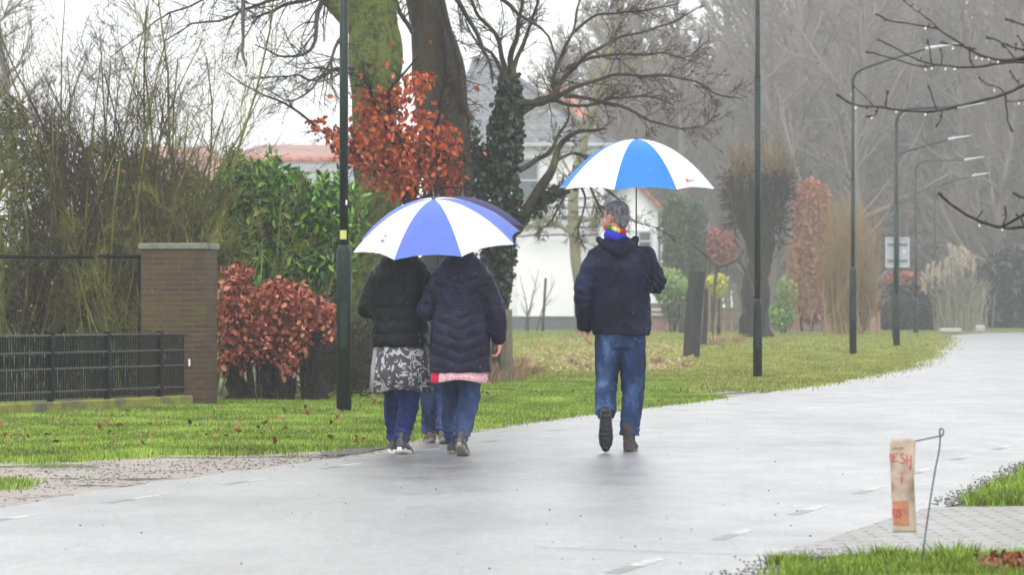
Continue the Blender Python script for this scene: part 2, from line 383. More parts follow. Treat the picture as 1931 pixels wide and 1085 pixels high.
def mud_mat():
    m, t, b = base_mat('wet_gravel_shoulder')
    n, _ = tex(t, 1.6, 10, .7, sc=(.7, 1, 1)); n1, _ = tex(t, 40, 5, .75)
    r = ramp(t, n.outputs[0], [(.3, S(88, 82, 76)), (.5, S(138, 130, 122)), (.7, S(172, 164, 154))])
    r2 = ramp(t, n1.outputs[0], [(.3, (.6, .6, .6)), (.7, (1.2, 1.2, 1.2))])
    mx = nd(t, 'ShaderNodeMix', data_type='RGBA', blend_type='MULTIPLY'); mx.inputs[0].default_value = .8
    t.links.new(r.outputs[0], mx.inputs[6]); t.links.new(r2.outputs[0], mx.inputs[7]); t.links.new(mx.outputs[2], b.inputs['Base Color'])
    mr = nd(t, 'ShaderNodeMapRange'); mr.inputs[1].default_value = .42; mr.inputs[2].default_value = .55; mr.inputs[3].default_value = .08; mr.inputs[4].default_value = .75
    t.links.new(n.outputs[0], mr.inputs[0]); t.links.new(mr.outputs[0], b.inputs['Roughness'])
    bp = nd(t, 'ShaderNodeBump'); bp.inputs['Distance'].default_value = .01
    mr2 = nd(t, 'ShaderNodeMapRange'); mr2.inputs[1].default_value = .42; mr2.inputs[2].default_value = .55; mr2.inputs[3].default_value = .02; mr2.inputs[4].default_value = .8
    t.links.new(n.outputs[0], mr2.inputs[0]); t.links.new(mr2.outputs[0], bp.inputs['Strength'])
    t.links.new(n1.outputs[0], bp.inputs['Height']); t.links.new(bp.outputs[0], b.inputs['Normal'])
    return m
MAT['mud'] = mud_mat()
MAT['puddle'] = M_('puddle_water', [S(88, 86, 84), S(120, 118, 115)], rough=.2, spec=.6, bump=.1, bscale=30)
MAT['marking'] = M_('worn_white_paint', [(.38, S(132, 132, 133)), (.6, S(188, 189, 189))], scale=26, rough=.45, spec=.6, bump=.3, bscale=60, rvar=.2)
MAT['marking_worn_reflect'] = M_('worn_paint_tree_reflection', [(.35, S(74, 74, 74)), (.6, S(132, 132, 133))], scale=22, rough=.35, spec=.7)  # smooth worn half; the dark trees it mirrors are painted as grey
MAT['paver'] = brickmat('wet_brick_pavers', S(140, 137, 135), S(172, 169, 167), S(40, 38, 36), .21, .105, .016, rough=.34, planar=True, bump=.3, coat=1)
MAT['verge_dirt'] = M_('dark_wet_crumbs', [S(66, 64, 61), S(108, 105, 101)], scale=30, rough=.5, bump=1, bscale=70)
# ---------------------------------------------------------------- setting
def sheet(name, pts, mat, z, jit=0.0, step=.35, freq=3.0, kind='structure', parent=None):
    """flat ground sheet with a ragged edge"""
    q = []
    n = len(pts)
    for i in range(n):
        a = Vector((pts[i][0], pts[i][1], 0)); b = Vector((pts[(i + 1) % n][0], pts[(i + 1) % n][1], 0))
        L = (b - a).length; k = max(1, min(80, int(L / step))) if jit else 1
        nx = Vector((-(b - a).y, (b - a).x, 0)).normalized()
        for j in range(k):
            p = a.lerp(b, j / k)
            if jit: p = p + nx * jit * (noise.noise(p * freq) + .5 * noise.noise(p * freq * 3.1))
            q.append((p.x, p.y, z))
    me = bpy.data.meshes.new(name); me.from_pydata(q, [], [tuple(range(len(q)))]); me.materials.append(mat)
    import bmesh
    bm = bmesh.new(); bm.from_mesh(me); bmesh.ops.triangulate(bm, faces=bm.faces[:]); 
    for f in bm.faces:
        if f.normal.z < 0: f.normal_flip()
    bm.to_mesh(me); bm.free()
    o = bpy.data.objects.new(name, me); col.objects.link(o)
    if parent: o.parent = parent
    elif kind: o['kind'] = kind
    return o
sheet('ground', [(-380, -50), (380, -50), (380, 680), (-380, 680)], MAT['ground'], 0)
g = lambda *a: tuple(G(*a)[:2])
road_left = [(-9, -6), (-5.6, 5), (-3.9, 12)] + [g(*p) for p in ((0, 962), (150, 935), (300, 912), (450, 892), (600, 872), (700, 856), (800, 838), (900, 818), (1000, 802), (1100, 787), (1200, 775), (1330, 758), (1480, 738), (1600, 718), (1700, 697), (1745, 678), (1765, 660), (1775, 645), (1790, 634), (1850, 629), (2100, 627))] + [(45, 129), (110, 131)]
road_right = [(-5, -6), (-1.6, 5), (1.0, 13.4), (2.25, 17.9), (2.36, 18.3), (3.58, 23.2), (4.75, 27.5), (7.4, 37), (9.4, 44), (12.6, 57), (15.3, 71), (17.8, 85), (20.5, 99), (26, 111), (45, 119), (110, 121)]
road = sheet('road', road_left + road_right[::-1], MAT['road'], .008, jit=.09, step=.3, freq=2.2)
sheet('field', [g(965, 690), g(1120, 700), g(1290, 690), g(1330, 645), g(1310, 632), g(960, 632)], MAT['field'], .004, jit=.6, step=1)
sh = sheet('gravel_shoulder', [g(-60, 868), g(0, 873), g(150, 872), g(300, 858), g(450, 862), g(560, 852), g(640, 848), g(740, 838), g(800, 828), g(900, 806), g(1000, 795), g(1100, 780), g(1200, 770), g(1290, 742), g(1410, 740), g(1450, 745), g(1330, 765), g(1100, 800), g(900, 832), g(700, 880), g(300, 940), (-3.3, 15), (-5, 15), (-6.5, 20)], MAT['mud'], .004, jit=.12, step=.25, freq=3)
for pts in ([(600, 862), (660, 862), (735, 848), (730, 840), (660, 846), (620, 854)], [(1290, 752), (1420, 742), (1400, 739), (1300, 744)]):
    sheet('puddle', [g(*p) for p in pts], MAT['puddle'], .012, jit=.08, step=.2, freq=4)
sheet('brick_driveway', [(1.1, 14.55), (1.75, 16.6), (2.25, 18.05), (3.2, 18.15), (14, 18.2), (14, 14.6)], MAT['paver'], .012, jit=.05, step=.2)
0 and sheet('road_edge_crumbs', [(2.22, 18.1), (2.5, 18.1), (3.75, 23.1), (5.0, 27.5), (4.6, 27.5), (3.4, 23)], MAT['verge_dirt'], .012, jit=.12, step=.15, freq=5)
0 and sheet('road_edge_crumbs', [(.55, 13.2), (1.5, 13.3), (1.65, 14.6), (1.15, 14.7), (.85, 14.2)], MAT['verge_dirt'], .0125, jit=.1, step=.15, freq=5)

# dashes painted along both road edges, each a part of the road
def dash(px, py, half, ln=.95, wd=.10, ang=.27):
    c = G(px, py); wd *= .7; ln *= .85; a = Vector((math.sin(ang), math.cos(ang), 0)); s_ = Vector((a.y, -a.x, 0))
    mb = MB(); n = 8
    for i in range(n):
        t0 = -ln / 2 + ln * i / n; t1 = t0 + ln / n
        def e(t, sgn): 
            p = c + a * t + s_ * sgn * wd / 2 * (.85 + .3 * noise.noise(Vector((t * 9 + px, sgn * 3, py)))); return (p.x, p.y, .0092)
        mb.add([e(t0, -1), e(t0, 1), e(t1, 1), e(t1, -1)], [(0, 1, 2, 3)], 1 if (half and i < 4) else 0)
    mb.build('lane_marking', [MAT['marking'], MAT['marking_worn_reflect']], road, False)
for p in ((20, 982), (250, 945), (468, 911), (645, 882), (800, 853), (940, 833), (1062, 812), (1180, 795), (1295, 775), (1390, 764)): dash(*p, True)
for p in ((1200, 1072), (1385, 1012), (1525, 966), (1638, 928), (1737, 892), (1815, 866), (1890, 847)): dash(*p, True, wd=.12)
mb = MB(); 
for (x0, y0, x1, y1) in ((1010, 1038, 1560, 1058),):
    a = G(x0, y0); b = G(x1, y1); pts = [a.lerp(b, i / 24) + Vector((0, .05 * noise.noise(Vector((i * .6, 2, 1))), .0125)) for i in range(25)]
    for i in range(24):
        p, q = pts[i], pts[i + 1]; mb.add([tuple(p), tuple(q), (q.x, q.y + .012, q.z), (p.x, p.y + .012, p.z)], [(0, 1, 2, 3)])
mb.build('tar_seam', MAT['verge_dirt'], road, False)

# ---- grass blades
def inpoly(x, y, poly):
    r = np.zeros(len(x), bool); n = len(poly); j = n - 1
    for i in range(n):
        xi, yi = poly[i]; xj, yj = poly[j]
        with np.errstate(divide='ignore', invalid='ignore'):
            c = ((yi > y) != (yj > y)) & (x < (xj - xi) * (y - yi) / (yj - yi + 1e-12) + xi)
        r ^= c; j = i
    return r
def nz(x, y, s, seed=0):
    return np.array([noise.noise(Vector((a * s, b * s, seed))) for a, b in zip(x, y)])
def grass(name, poly, dens, h, wd, label, edge=.0, hj=.4, mat='grass', dry=.0, bare=-.9, seed=0, bounds=None):
    xs = [p[0] for p in poly]; ys = [p[1] for p in poly]
    A = (max(xs) - min(xs)) * (max(ys) - min(ys)); n = int(A * dens)
    x = NP.uniform(min(xs), max(xs), n); y = NP.uniform(min(ys), max(ys), n)
    jx = x + NP.normal(0, edge, n); jy = y + NP.normal(0, edge, n)
    k = inpoly(jx, jy, poly); x = x[k]; y = y[k]
    q = nz(x, y, 1.3, seed) + .5 * nz(x, y, 5, seed + 3)
    k = q + NP.normal(0, .12, len(q)) > bare; x = x[k]; y = y[k]; q = q[k]; n = len(x)
    hh = h * (1 - hj + 2 * hj * NP.random(n)) * (1 + .45 * np.clip(q, -.6, 1)); a = NP.uniform(0, 2 * np.pi, n); ln = NP.uniform(0, .7, n) * hh
    dx = np.cos(a); dy = np.sin(a); b = NP.uniform(0, np.pi, n); bx = np.cos(b) * wd; by = np.sin(b) * wd * .3
    z0 = np.zeros(n)
    V = np.empty((n, 5, 3))
    V[:, 0] = np.stack([x - bx / 2, y - by / 2, z0], 1); V[:, 1] = np.stack([x + bx / 2, y + by / 2, z0], 1)
    V[:, 2] = np.stack([x + bx * .4 + dx * ln * .3, y + by * .4 + dy * ln * .3, hh * .6], 1); V[:, 3] = np.stack([x - bx * .4 + dx * ln * .3, y - by * .4 + dy * ln * .3, hh * .6], 1)
    V[:, 4] = np.stack([x + dx * ln, y + dy * ln, hh * .95], 1)
    rnd = np.clip(.5 + .5 * q + NP.normal(0, .26, n), 0, 1)
    o = np_mesh(name, V, 5, [(0, 1, 2, 3), (3, 2, 4)], MAT[mat], rnd)
    tag(o, label, 'grass', kind='stuff'); return o
V1 = [g(-40, 876), g(150, 874), g(300, 860), g(450, 862), g(560, 855), g(700, 848), g(745, 835), g(890, 812), g(1000, 797), g(1100, 783), g(1200, 771), g(1290, 762), g(1360, 752), g(1300, 744), g(1300, 720), g(960, 720), g(640, 745), (-3.3, 37), (-5.6, 36)]
grass('grass', V1, 3800, .038, .0075, 'bright green grass verge with fallen leaves between shoulder and fence', edge=.10, bare=-.5)
V2 = [g(1300, 744), g(1400, 741), g(1480, 736), g(1600, 716), g(1700, 696), g(1745, 674), g(1755, 664), g(1330, 664), g(1292, 702), g(960, 706), g(960, 722), g(1300, 722)]
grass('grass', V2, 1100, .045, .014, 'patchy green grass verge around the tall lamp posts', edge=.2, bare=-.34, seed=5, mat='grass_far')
V3 = [g(1755, 664), g(1770, 650), g(1775, 640), g(1760, 630), g(1230, 628), g(940, 628), g(940, 642), g(1325, 642), g(1330, 664)]
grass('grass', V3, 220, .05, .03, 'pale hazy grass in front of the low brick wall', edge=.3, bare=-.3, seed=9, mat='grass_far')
grass('grass', [(2.42, 18.28), (3.72, 23.2), (5.2, 28), (7, 28), (7, 18.36), (3, 18.32)], 3500, .055, .007, 'green grass bank right of the road beyond the brick driveway', edge=.05, bare=-.7, seed=2)
grass('grass', [(1.45, 14.42), (2.0, 14.5), (3.5, 14.5), (3.5, 12.6), (.9, 12.6), (1.1, 13.7)], 5200, .05, .0055, 'near grass strip at the bottom right beneath the hanging bag', edge=.04, bare=-.62, seed=4)
grass('grass', [g(-40, 930), g(40, 926), g(75, 917), g(30, 908), g(-40, 905)], 2600, .04, .007, 'small tuft of grass on the gravel shoulder at far left', edge=.08, bare=-.5)
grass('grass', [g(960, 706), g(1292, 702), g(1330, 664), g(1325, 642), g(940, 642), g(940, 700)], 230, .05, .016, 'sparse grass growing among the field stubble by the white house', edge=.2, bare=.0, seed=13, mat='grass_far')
# longer tufts
def tufts(name, spots, n, h, wd, label, mat='grass', lean=.6, parent=None):
    V = []
    for (x, y, sc) in spots:
        for i in range(int(n * sc)):
            a = R.uniform(0, 6.283); r0 = R.random() * .10 * sc; hh = h * sc * R.uniform(.45, 1.1); l = hh * R.uniform(.1, lean)
            b = R.uniform(-.5, .5); bx, by = math.cos(b) * wd / 2, math.sin(b) * wd / 2; px, py = x + math.cos(a) * r0, y + math.sin(a) * r0; dx, dy = math.cos(a) * l, math.sin(a) * l
            V.append([(px - bx, py - by, 0), (px + bx, py + by, 0), (px + bx * .8 + dx * .35, py + by * .8 + dy * .35, hh * .6), (px - bx * .8 + dx * .35, py - by * .8 + dy * .35, hh * .6), (px + dx, py + dy, hh)])
    o = np_mesh(name, np.array(V), 5, [(0, 1, 2, 3), (3, 2, 4)], MAT[mat]); 
    if parent: o.parent = parent
    else: tag(o, label, 'grass', kind='stuff')
    return o
tufts('grass', [(g(1650, 1062)[0], 14.2, 1.1), (g(1700, 1066)[0], 14.15, .8), (g(1680, 1060)[0], 14.2, 1), (g(1790, 1058)[0], 14.3, 1.2), (g(1815, 1066)[0], 14.1, .8), (g(1500, 1062)[0], 14.2, .7), (g(1470, 1070)[0], 14.1, .8), (g(1880, 1050)[0], 14.1, .9)], 130, .085, .006, 'long grass tufts beside the brick driveway')
tufts('grass', [(*g(x, y), s_) for x, y, s_ in ((945, 724, 2.2), (965, 722, 2), (980, 716, 1.6), (925, 726, 1.6), (1000, 712, 1.3), (1020, 705, 1), (985, 690, 1.5), (1080, 690, 1), (1110, 700, 1), (1350, 655, 2.2), (1390, 650, 2), (1330, 650, 2), (1240, 690, 1.2), (1290, 700, 1))], 90, .15, .012, 'tan dead grass stalks around the ivy tree and posts', mat='drygrass', lean=.9)
# stubble lying in the field
V = []
for i in range(900):
    x, y = g(R.uniform(975, 1320), R.uniform(643, 706)); a = R.uniform(0, 3.14); l = R.uniform(.05, .22); dx, dy = math.cos(a) * l, math.sin(a) * l
    V.append([(x, y, .01), (x + .02, y + .01, .02), (x + dx + .02, y + dy, R.uniform(.02, .10)), (x + dx, y + dy, R.uniform(.02, .1))])
tag(np_mesh('crop_stubble', np.array(V), 4, [(0, 1, 2, 3)], MAT['drygrass']), 'pale broken crop stubble lying on the field by the white house', 'stubble', kind='stuff')
# fallen leaves and pebbles
C = []
for i in range(360):
    px = R.uniform(0, 1300); py = R.uniform(775, 850) if px < 700 else R.uniform(725, 775)
    if px > 900 and R.random() < .5: continue
    x, y = g(px, py); C.append((x, y, R.uniform(.02, .05)))
pile = []
for i in range(700): pile.append((g(R.uniform(1860, 1990), 1075)[0] + R.uniform(-.06, .1), R.uniform(13.5, 14.15), R.uniform(.01, .05)))
for i in range(60): C.append((*g(R.gauss(830, 40), R.gauss(745, 6)), .04))
tag(leaves('fallen_leaves', pile, .035, .02, MAT['fallen'], droop=0, face=(0, 0, 1)), 'heap of wet brown leaves beside the near driveway corner', 'leaves', kind='stuff')
tag(leaves('fallen_leaves', C, .055, .035, MAT['fallen'], droop=0, face=(0, 0, 1.5)), 'brown fallen leaves scattered over the grass verges', 'leaves', kind='stuff')
V = []; 
mb = MB()
for i in range(1100):
    px = R.uniform(-20, 760); t = R.gauss(.5, .3); lo = np.interp(px, [0, 300, 560, 760], [880, 866, 860, 838]); hi = np.interp(px, [0, 300, 560, 760], [950, 905, 880, 852])
    x, y = g(px, lo + (hi - lo) * t); s_ = R.uniform(.003, .009) * (1.6 if R.random() < .04 else 1)
    mb.ell((x, y, .006 + s_ * .3), (s_ * R.uniform(.8, 1.4), s_, s_ * .6), n=6)
for i in range(220):
    px = R.uniform(780, 1330); py = np.interp(px, [780, 1000, 1200, 1330], [828, 799, 773, 758]) + R.gauss(0, 3); x, y = g(px, py); s_ = R.uniform(.003, .008)
    mb.ell((x, y, .01), (s_ * 1.2, s_, s_ * .6), n=6)
crumb = MB()
for i in range(1700):
    t = R.random()
    if i % 3: x = 2.33 + 1.3 * t + R.gauss(-.02, .055); y = 18.2 + 5.2 * t
    else: x = .84 + .6 * t + R.gauss(0, .07); y = 13.3 + 1.7 * t
    s_ = R.uniform(.002, .0055); crumb.ell((x, y, .012), (s_ * 1.4, s_, s_ * .7), n=6)
tag(crumb.build('dirt_crumbs', MAT['verge_dirt'], None, True), 'dark crumbs of wet dirt strewn along the right road edge', 'dirt', kind='stuff')
for i in range(60):
    x, y = g(R.uniform(100, 1600), R.uniform(850, 1080)); s_ = R.uniform(.003, .006); mb.ell((x, y, .011), (s_ * 1.2, s_, s_ * .7), n=6)
tag(mb.build('gravel', MAT['pebble'], None, True), 'loose wet pebbles along the muddy road edge', 'gravel', kind='stuff')

# ---------------------------------------------------------------- plants
def grow(mb, p, d, L, r, lvl, mx, rng, spread=.7, up=.1, nch=5, wig=.12, seg=.25, t0=.2, sh=(.4, .65), thin=.35, rmin=.0, mi=0, tips=None):
    n = max(2, min(12, int(L / seg))); pts = [p.copy()]; q = p.copy(); d = d.normalized(); ds = [d]
    for i in range(n):
        d = (d + Vector((rng.gauss(0, wig), rng.gauss(0, wig), rng.gauss(0, wig) + up))).normalized()
        q = q + d * (L / n); pts.append(q.copy()); ds.append(d)
    rad = [max(rmin, r * (1 - (1 - thin) * i / n)) for i in range(n + 1)]
    mb.tube(pts, rad, 3 if r < .012 else (5 if r < .04 else 8), cap=False, mi=mi)
    if tips is not None and lvl >= mx: tips.extend(pts[1:])
    if lvl < mx:
        for k in range(nch):
            t = t0 + (1 - t0) * (k + rng.random()) / nch; i = min(n, int(t * n)); dd = ds[i]
            ax = dd.orthogonal().normalized(); ax = Matrix.Rotation(rng.uniform(0, 6.283), 3, dd) @ ax
            nd_ = Matrix.Rotation(spread * rng.uniform(.6, 1.25), 3, ax) @ dd
            grow(mb, pts[i], nd_, L * rng.uniform(*sh) * (1.15 - .5 * t), rad[i] * .62, lvl + 1, mx, rng, spread, up, max(2, nch - 1), wig * 1.15, seg, t0, sh, thin, rmin, mi, tips)
def pxline(pts, Y, Y2=None):
    """[(px, py, r_px)] in the picture at depth Y..Y2 as world points and radii"""
    n = len(pts); P_ = []; R_ = []
    for i, (x, y, r) in enumerate(pts):
        yy = Y + ((Y2 or Y) - Y) * i / max(1, n - 1); P_.append(P(x, y, yy)); R_.append(r / F * yy)
    return catmull(P_, R_, 4)
def jig(P_, a, f, seed=0):
    return [p + Vector((noise.noise(p * f + Vector((seed, 0, 0))), noise.noise(p * f + Vector((0, seed + 9, 0))), noise.noise(p * f + Vector((5, 0, seed))))) * a for p in P_]
def sprout(mb, P_, R_, n, L, mx, rng, t0=.15, spread=.9, up=.02, nch=4, wig=.16, seg=.12, rk=.5, mi=0, tips=None, rmin=.002, flat=0.0):
    m = len(P_)
    for k in range(n):
        t = t0 + (1 - t0) * rng.random(); i = min(m - 2, int(t * (m - 1))); dd = (P_[i + 1] - P_[i]).normalized()
        ax = Matrix.Rotation(rng.uniform(0, 6.283), 3, dd) @ dd.orthogonal().normalized()
        if flat: ax = (ax * (1 - flat) + Vector((0, 1, 0)) * flat * rng.choice((-1, 1))).normalized()
        d = Matrix.Rotation(spread * rng.uniform(.6, 1.2), 3, ax) @ dd
        grow(mb, P_[i], d, L * rng.uniform(.5, 1.1) * (1.15 - .5 * t), max(rmin, min(R_[i][0] * rk, L * .018)), 0, mx, rng, .7, up, nch, wig, seg, rmin=rmin, mi=mi, tips=tips)

# -- two big trunks
def trunk(name, line, Y, mat, parent, seed, n=28, amp=.05):
    P_, R_ = pxline(line, Y); P_ = jig(P_, .03, 1.2, seed)
    mb = MB(); mb.tube(P_, R_, n, True)
    vv = []
    for v in mb.v:
        v = Vector(v); k = noise.noise(v * 2.3 + Vector((seed, 0, 0))) * amp + noise.noise(Vector((v.x * 9, v.y * 9, v.z * 2.0))) * amp * .35
        c = min(P_, key=lambda p: abs(p.z - v.z)); dr = Vector((v.x - c.x, v.y - c.y, 0)); vv.append(v + dr.normalized() * k if dr.length > 1e-4 else v)
    mb.v = vv; return mb.build(name, mat, parent), P_, R_
rb = random.Random(21)
t1 = tag(empty('beech_tree', G(700, 728)), 'thick mossy green tree trunk directly right of the nearest lamp post', 'tree'); inv = lambda o: setattr(o, 'matrix_parent_inverse', o.parent.matrix_basis.inverted())
def adopt(o, root):
    o.parent = root; o.matrix_parent_inverse = Matrix.Translation(-Vector(root.location)); return o
YT = 44.5
o, P1, R1 = trunk('trunk', [(700, 740, 66), (703, 660, 54), (706, 560, 50), (708, 460, 47), (710, 380, 43), (708, 300, 40), (706, 220, 44), (703, 140, 49), (700, 60, 46), (696, -30, 45), (690, -140, 44), (680, -300, 40)], YT, MAT['moss_bark'], None, 3); adopt(o, t1)
mb = MB()
for ln in ([(722, 200, 20), (738, 140, 19), (742, 85, 17), (734, 20, 15), (745, -60, 15), (790, -180, 12)], [(680, 60, 20), (645, 25, 17), (612, -15, 15), (570, -90, 12)]):
    P_, R_ = pxline(ln, YT); mb.tube(jig(P_, .03, 2), R_, 14, True)
adopt(mb.build('limb', MAT['moss_bark']), t1)
mb = MB()
LB = [[(640, -60, 9), (610, 0, 6), (600, 60, 4), (570, 110, 3), (520, 105, 2), (480, 80, 1.2)], [(640, -30, 6), (580, -5, 4), (520, 20, 3), (465, 55, 1.5), (440, 120, 1)], [(600, -80, 6), (550, -20, 4), (470, 20, 3), (390, 40, 2), (300, 70, 1.2)], [(560, -70, 5), (470, -30, 3), (380, 0, 2.2), (270, 60, 1.3), (210, 110, .9)],
      [(655, 40, 5), (625, 100, 3), (600, 160, 2.4), (560, 190, 1.8), (500, 170, 1)], [(660, 120, 4), (600, 150, 2.5), (540, 140, 1.6), (480, 150, .9)], [(470, -60, 5), (462, 20, 4), (458, 80, 3), (455, 124, 2.4)]]
for i, ln in enumerate(LB):
    P_, R_ = pxline(ln, YT - .5 - i * .25, YT - 2 - i * .3); P_ = jig(P_, .09, 2, i); mb.tube(P_, R_, 6, False)
    if i < 6: sprout(mb, P_, R_, 22, .75, 2, rb, t0=.1, nch=4, up=-.02)
for k in range(9):
    a = P(R.uniform(650, 740), -160 - 60 * R.random(), YT); grow(mb, a, Vector((rb.gauss(0, 1), rb.gauss(0, .7), .5)), 3.2, .09, 0, 3, rb, nch=5, up=.03, seg=.4)
adopt(mb.build('crown', MAT['twig']), t1)
t2 = tag(empty('beech_tree', G(832, 724)), 'thick grey-brown trunk with a dark red bark wound behind the rust leaves', 'tree')
YT2 = 46.0
o, P2, R2 = trunk('trunk', [(832, 735, 70), (838, 640, 54), (842, 540, 46), (846, 440, 43), (848, 360, 42), (842, 280, 48), (830, 200, 47), (818, 120, 42), (808, 40, 36), (797, -40, 35), (790, -160, 33), (785, -300, 30)], YT2, MAT['grey_bark'], None, 8); adopt(o, t2)
mb = MB(); P_, R_ = pxline([(838, 35, 3), (846, 70, 8), (853, 110, 12), (858, 150, 13), (866, 180, 9), (868, 215, 3)], YT2 - .32); P_ = jig(P_, .03, 5)
mb.tube(P_, R_, 10, True); adopt(mb.build('bark_wound', M_('red_brown_wound', [(.35, S(34, 18, 18)), (.65, S(72, 44, 42))], scale=9, rough=.45, bump=1, bscale=14, sc=(1, 1, .3), bd=.03)), t2)
mb = MB()
for i, ln in enumerate([[(838, 0, 7), (852, 70, 6), (866, 130, 6), (880, 190, 7), (893, 225, 7)], [(835, -60, 7), (870, 10, 5), (900, 60, 4), (925, 110, 3), (930, 160, 2)], [(775, 60, 5), (756, 20, 4), (748, -40, 4)], [(820, -90, 8), (880, -40, 5), (960, 10, 4), (1030, 70, 2), (1060, 130, 1.2)]]):
    P_, R_ = pxline(ln, YT2 - .4 - .2 * i); P_ = jig(P_, .08, 2, i + 30); mb.tube(P_, R_, 6, False); sprout(mb, P_, R_, 12, .6, 2, rb)
for k in range(9):
    a = P(R.uniform(770, 810), -160 - 60 * R.random(), YT2); grow(mb, a, Vector((rb.gauss(0, 1), rb.gauss(0, .7), .5)), 3.2, .09, 0, 3, rb, nch=5, up=.03, seg=.4)
adopt(mb.build('crown', MAT['twig']), t2)

def cloud(blobs, n, Y, dy=.5, rng=R, shell=.0):
    """points inside picture-plane ellipses given real depth"""
    C = []; A = [b[2] * b[3] for b in blobs]; T = sum(A)
    for b, a in zip(blobs, A):
        for i in range(int(n * a / T)):
            while True:
                u, v, w_ = rng.uniform(-1, 1), rng.uniform(-1, 1), rng.uniform(-1, 1)
                q = u * u + v * v + w_ * w_
                if shell < q <= 1: break
            C.append(tuple(P(b[0] + u * b[2], b[1] + v * b[3], Y + w_ * dy)))
    return C
# -- young beech with rust leaves in front of the trunks
sp = tag(empty('young_beech', G(765, 735)), 'young beech holding bright rust-orange leaves in front of the two trunks', 'tree')
YS = 43.2; mb = MB()
stem = [(775, 735, 12), (768, 600, 11), (762, 480, 10), (765, 400, 10), (772, 350, 9), (760, 280, 6), (735, 220, 4), (745, 160, 3), (790, 110, 1.5)]
SL = [stem, [(768, 380, 8), (740, 320, 5), (690, 290, 4), (640, 265, 3), (570, 215, 2.4), (500, 175, 1.8), (430, 135, 1)], [(765, 350, 6), (800, 300, 5), (850, 290, 3), (880, 300, 1.5)], [(755, 300, 5), (710, 200, 3), (690, 150, 2), (600, 130, 1.2)], [(770, 350, 5), (820, 240, 3), (830, 180, 2), (845, 120, 1)], [(770, 400, 6), (820, 360, 3), (880, 350, 1.5)]]
tips = []
for i, ln in enumerate(SL):
    P_, R_ = pxline(ln, YS, YS - .3 - .1 * i); P_ = jig(P_, .06, 2.5, i + 3); mb.tube(P_, R_, 8, False); sprout(mb, P_, R_, 22 if i else 10, .5, 2, rb, t0=.35 if i == 0 else .2)
adopt(mb.build('stem', MAT['dark_bark']), sp)
bl = [(765, 178, 40, 22), (715, 195, 50, 40), (700, 240, 48, 38), (745, 265, 60, 40), (800, 250, 55, 50), (690, 290, 42, 32), (790, 310, 70, 44), (835, 335, 42, 34), (740, 320, 60, 42), (770, 350, 40, 38), (850, 290, 28, 45), (640, 255, 30, 22), (650, 280, 26, 20), (790, 150, 35, 22), (600, 235, 22, 18), (710, 340, 25, 20)]
C = cloud(bl, 2700, YS - .1, .45)
C += [tuple(P(R.gauss(760, 70), R.gauss(240, 75), YS + R.uniform(-.5, .4))) for i in range(90)]
adopt(leaves('foliage', C, .085, .055, MAT['beech'], droop=.5, face=(0, -.7, .3)), sp)

# -- ivy tree
iv = tag(empty('ivy_tree', G(948, 722)), 'ivy-wrapped tree with wide bare branches left of the white house', 'tree'); YI = 46.5
o, PI_, RI_ = trunk('trunk', [(948, 735, 30), (945, 690, 22), (943, 640, 19), (940, 575, 18), (938, 500, 18), (940, 420, 19), (945, 340, 19), (952, 260, 18), (958, 190, 15), (962, 130, 12)], YI, MAT['grey_bark'], None, 5, amp=.02); adopt(o, iv)
mb = MB(); tips = []
B = [[(962, 150, 9), (968, 100, 7), (978, 50, 5), (990, -10, 4), (1000, -90, 3)], [(958, 160, 8), (948, 110, 6), (930, 60, 5), (900, 20, 4), (870, -30, 3)], [(962, 150, 7), (985, 90, 5), (1000, 40, 4), (1015, -20, 3)], [(955, 150, 6), (930, 105, 4), (900, 80, 3), (880, 40, 2)],
     [(960, 225, 12), (990, 205, 10), (1020, 190, 9), (1050, 188, 8), (1045, 150, 5), (1062, 100, 4), (1085, 40, 3), (1110, -30, 2)], [(965, 200, 9), (1000, 190, 8), (1030, 185, 7), (1060, 150, 6), (1090, 118, 5), (1130, 90, 4), (1190, 65, 3), (1260, 42, 2), (1330, 10, 1)],
     [(1040, 186, 6), (1080, 165, 5), (1130, 145, 4), (1180, 138, 3.4), (1240, 140, 3), (1300, 150, 2.4), (1350, 175, 1.8), (1395, 182, 1)], [(1060, 185, 5), (1110, 185, 4.5), (1170, 200, 4), (1220, 222, 3), (1270, 238, 2.4), (1320, 238, 1.6), (1352, 216, 1)],
     [(1070, 130, 5), (1110, 105, 4), (1170, 105, 3.5), (1230, 100, 2.6), (1290, 105, 2), (1340, 80, 1.2)], [(1050, 188, 5), (1085, 200, 4), (1140, 190, 3), (1210, 180, 2.4), (1270, 195, 1.5)], [(1085, 60, 4), (1130, 30, 3), (1200, 20, 2.4), (1280, 5, 1.4)],
     [(972, 430, 16), (1000, 395, 14), (1025, 350, 12), (1045, 310, 9), (1062, 270, 7), (1090, 245, 5), (1120, 242, 4), (1150, 240, 2)], [(975, 415, 14), (1010, 390, 13), (1050, 360, 12), (1085, 330, 10), (1120, 310, 5)], [(975, 320, 7), (1010, 300, 6), (1040, 280, 5), (1062, 240, 3), (1075, 190, 2)],
     [(1050, 300, 4), (1080, 285, 3), (1110, 300, 2), (1130, 290, 1)], [(1085, 335, 5), (1060, 370, 3), (1040, 410, 2), (1005, 440, 1)], [(1095, 330, 4), (1120, 370, 3), (1150, 420, 2), (1165, 460, 1)], [(1090, 340, 4), (1100, 390, 2.4), (1090, 430, 1.6), (1100, 460, 1)], [(1110, 330, 4), (1170, 380, 2.5), (1200, 420, 1.5), (1270, 445, 1)], [(1070, 350, 4), (1030, 370, 2), (990, 400, 1)], [(920, 330, 8), (900, 290, 6), (885, 260, 5), (870, 180, 4), (860, 110, 3)]]
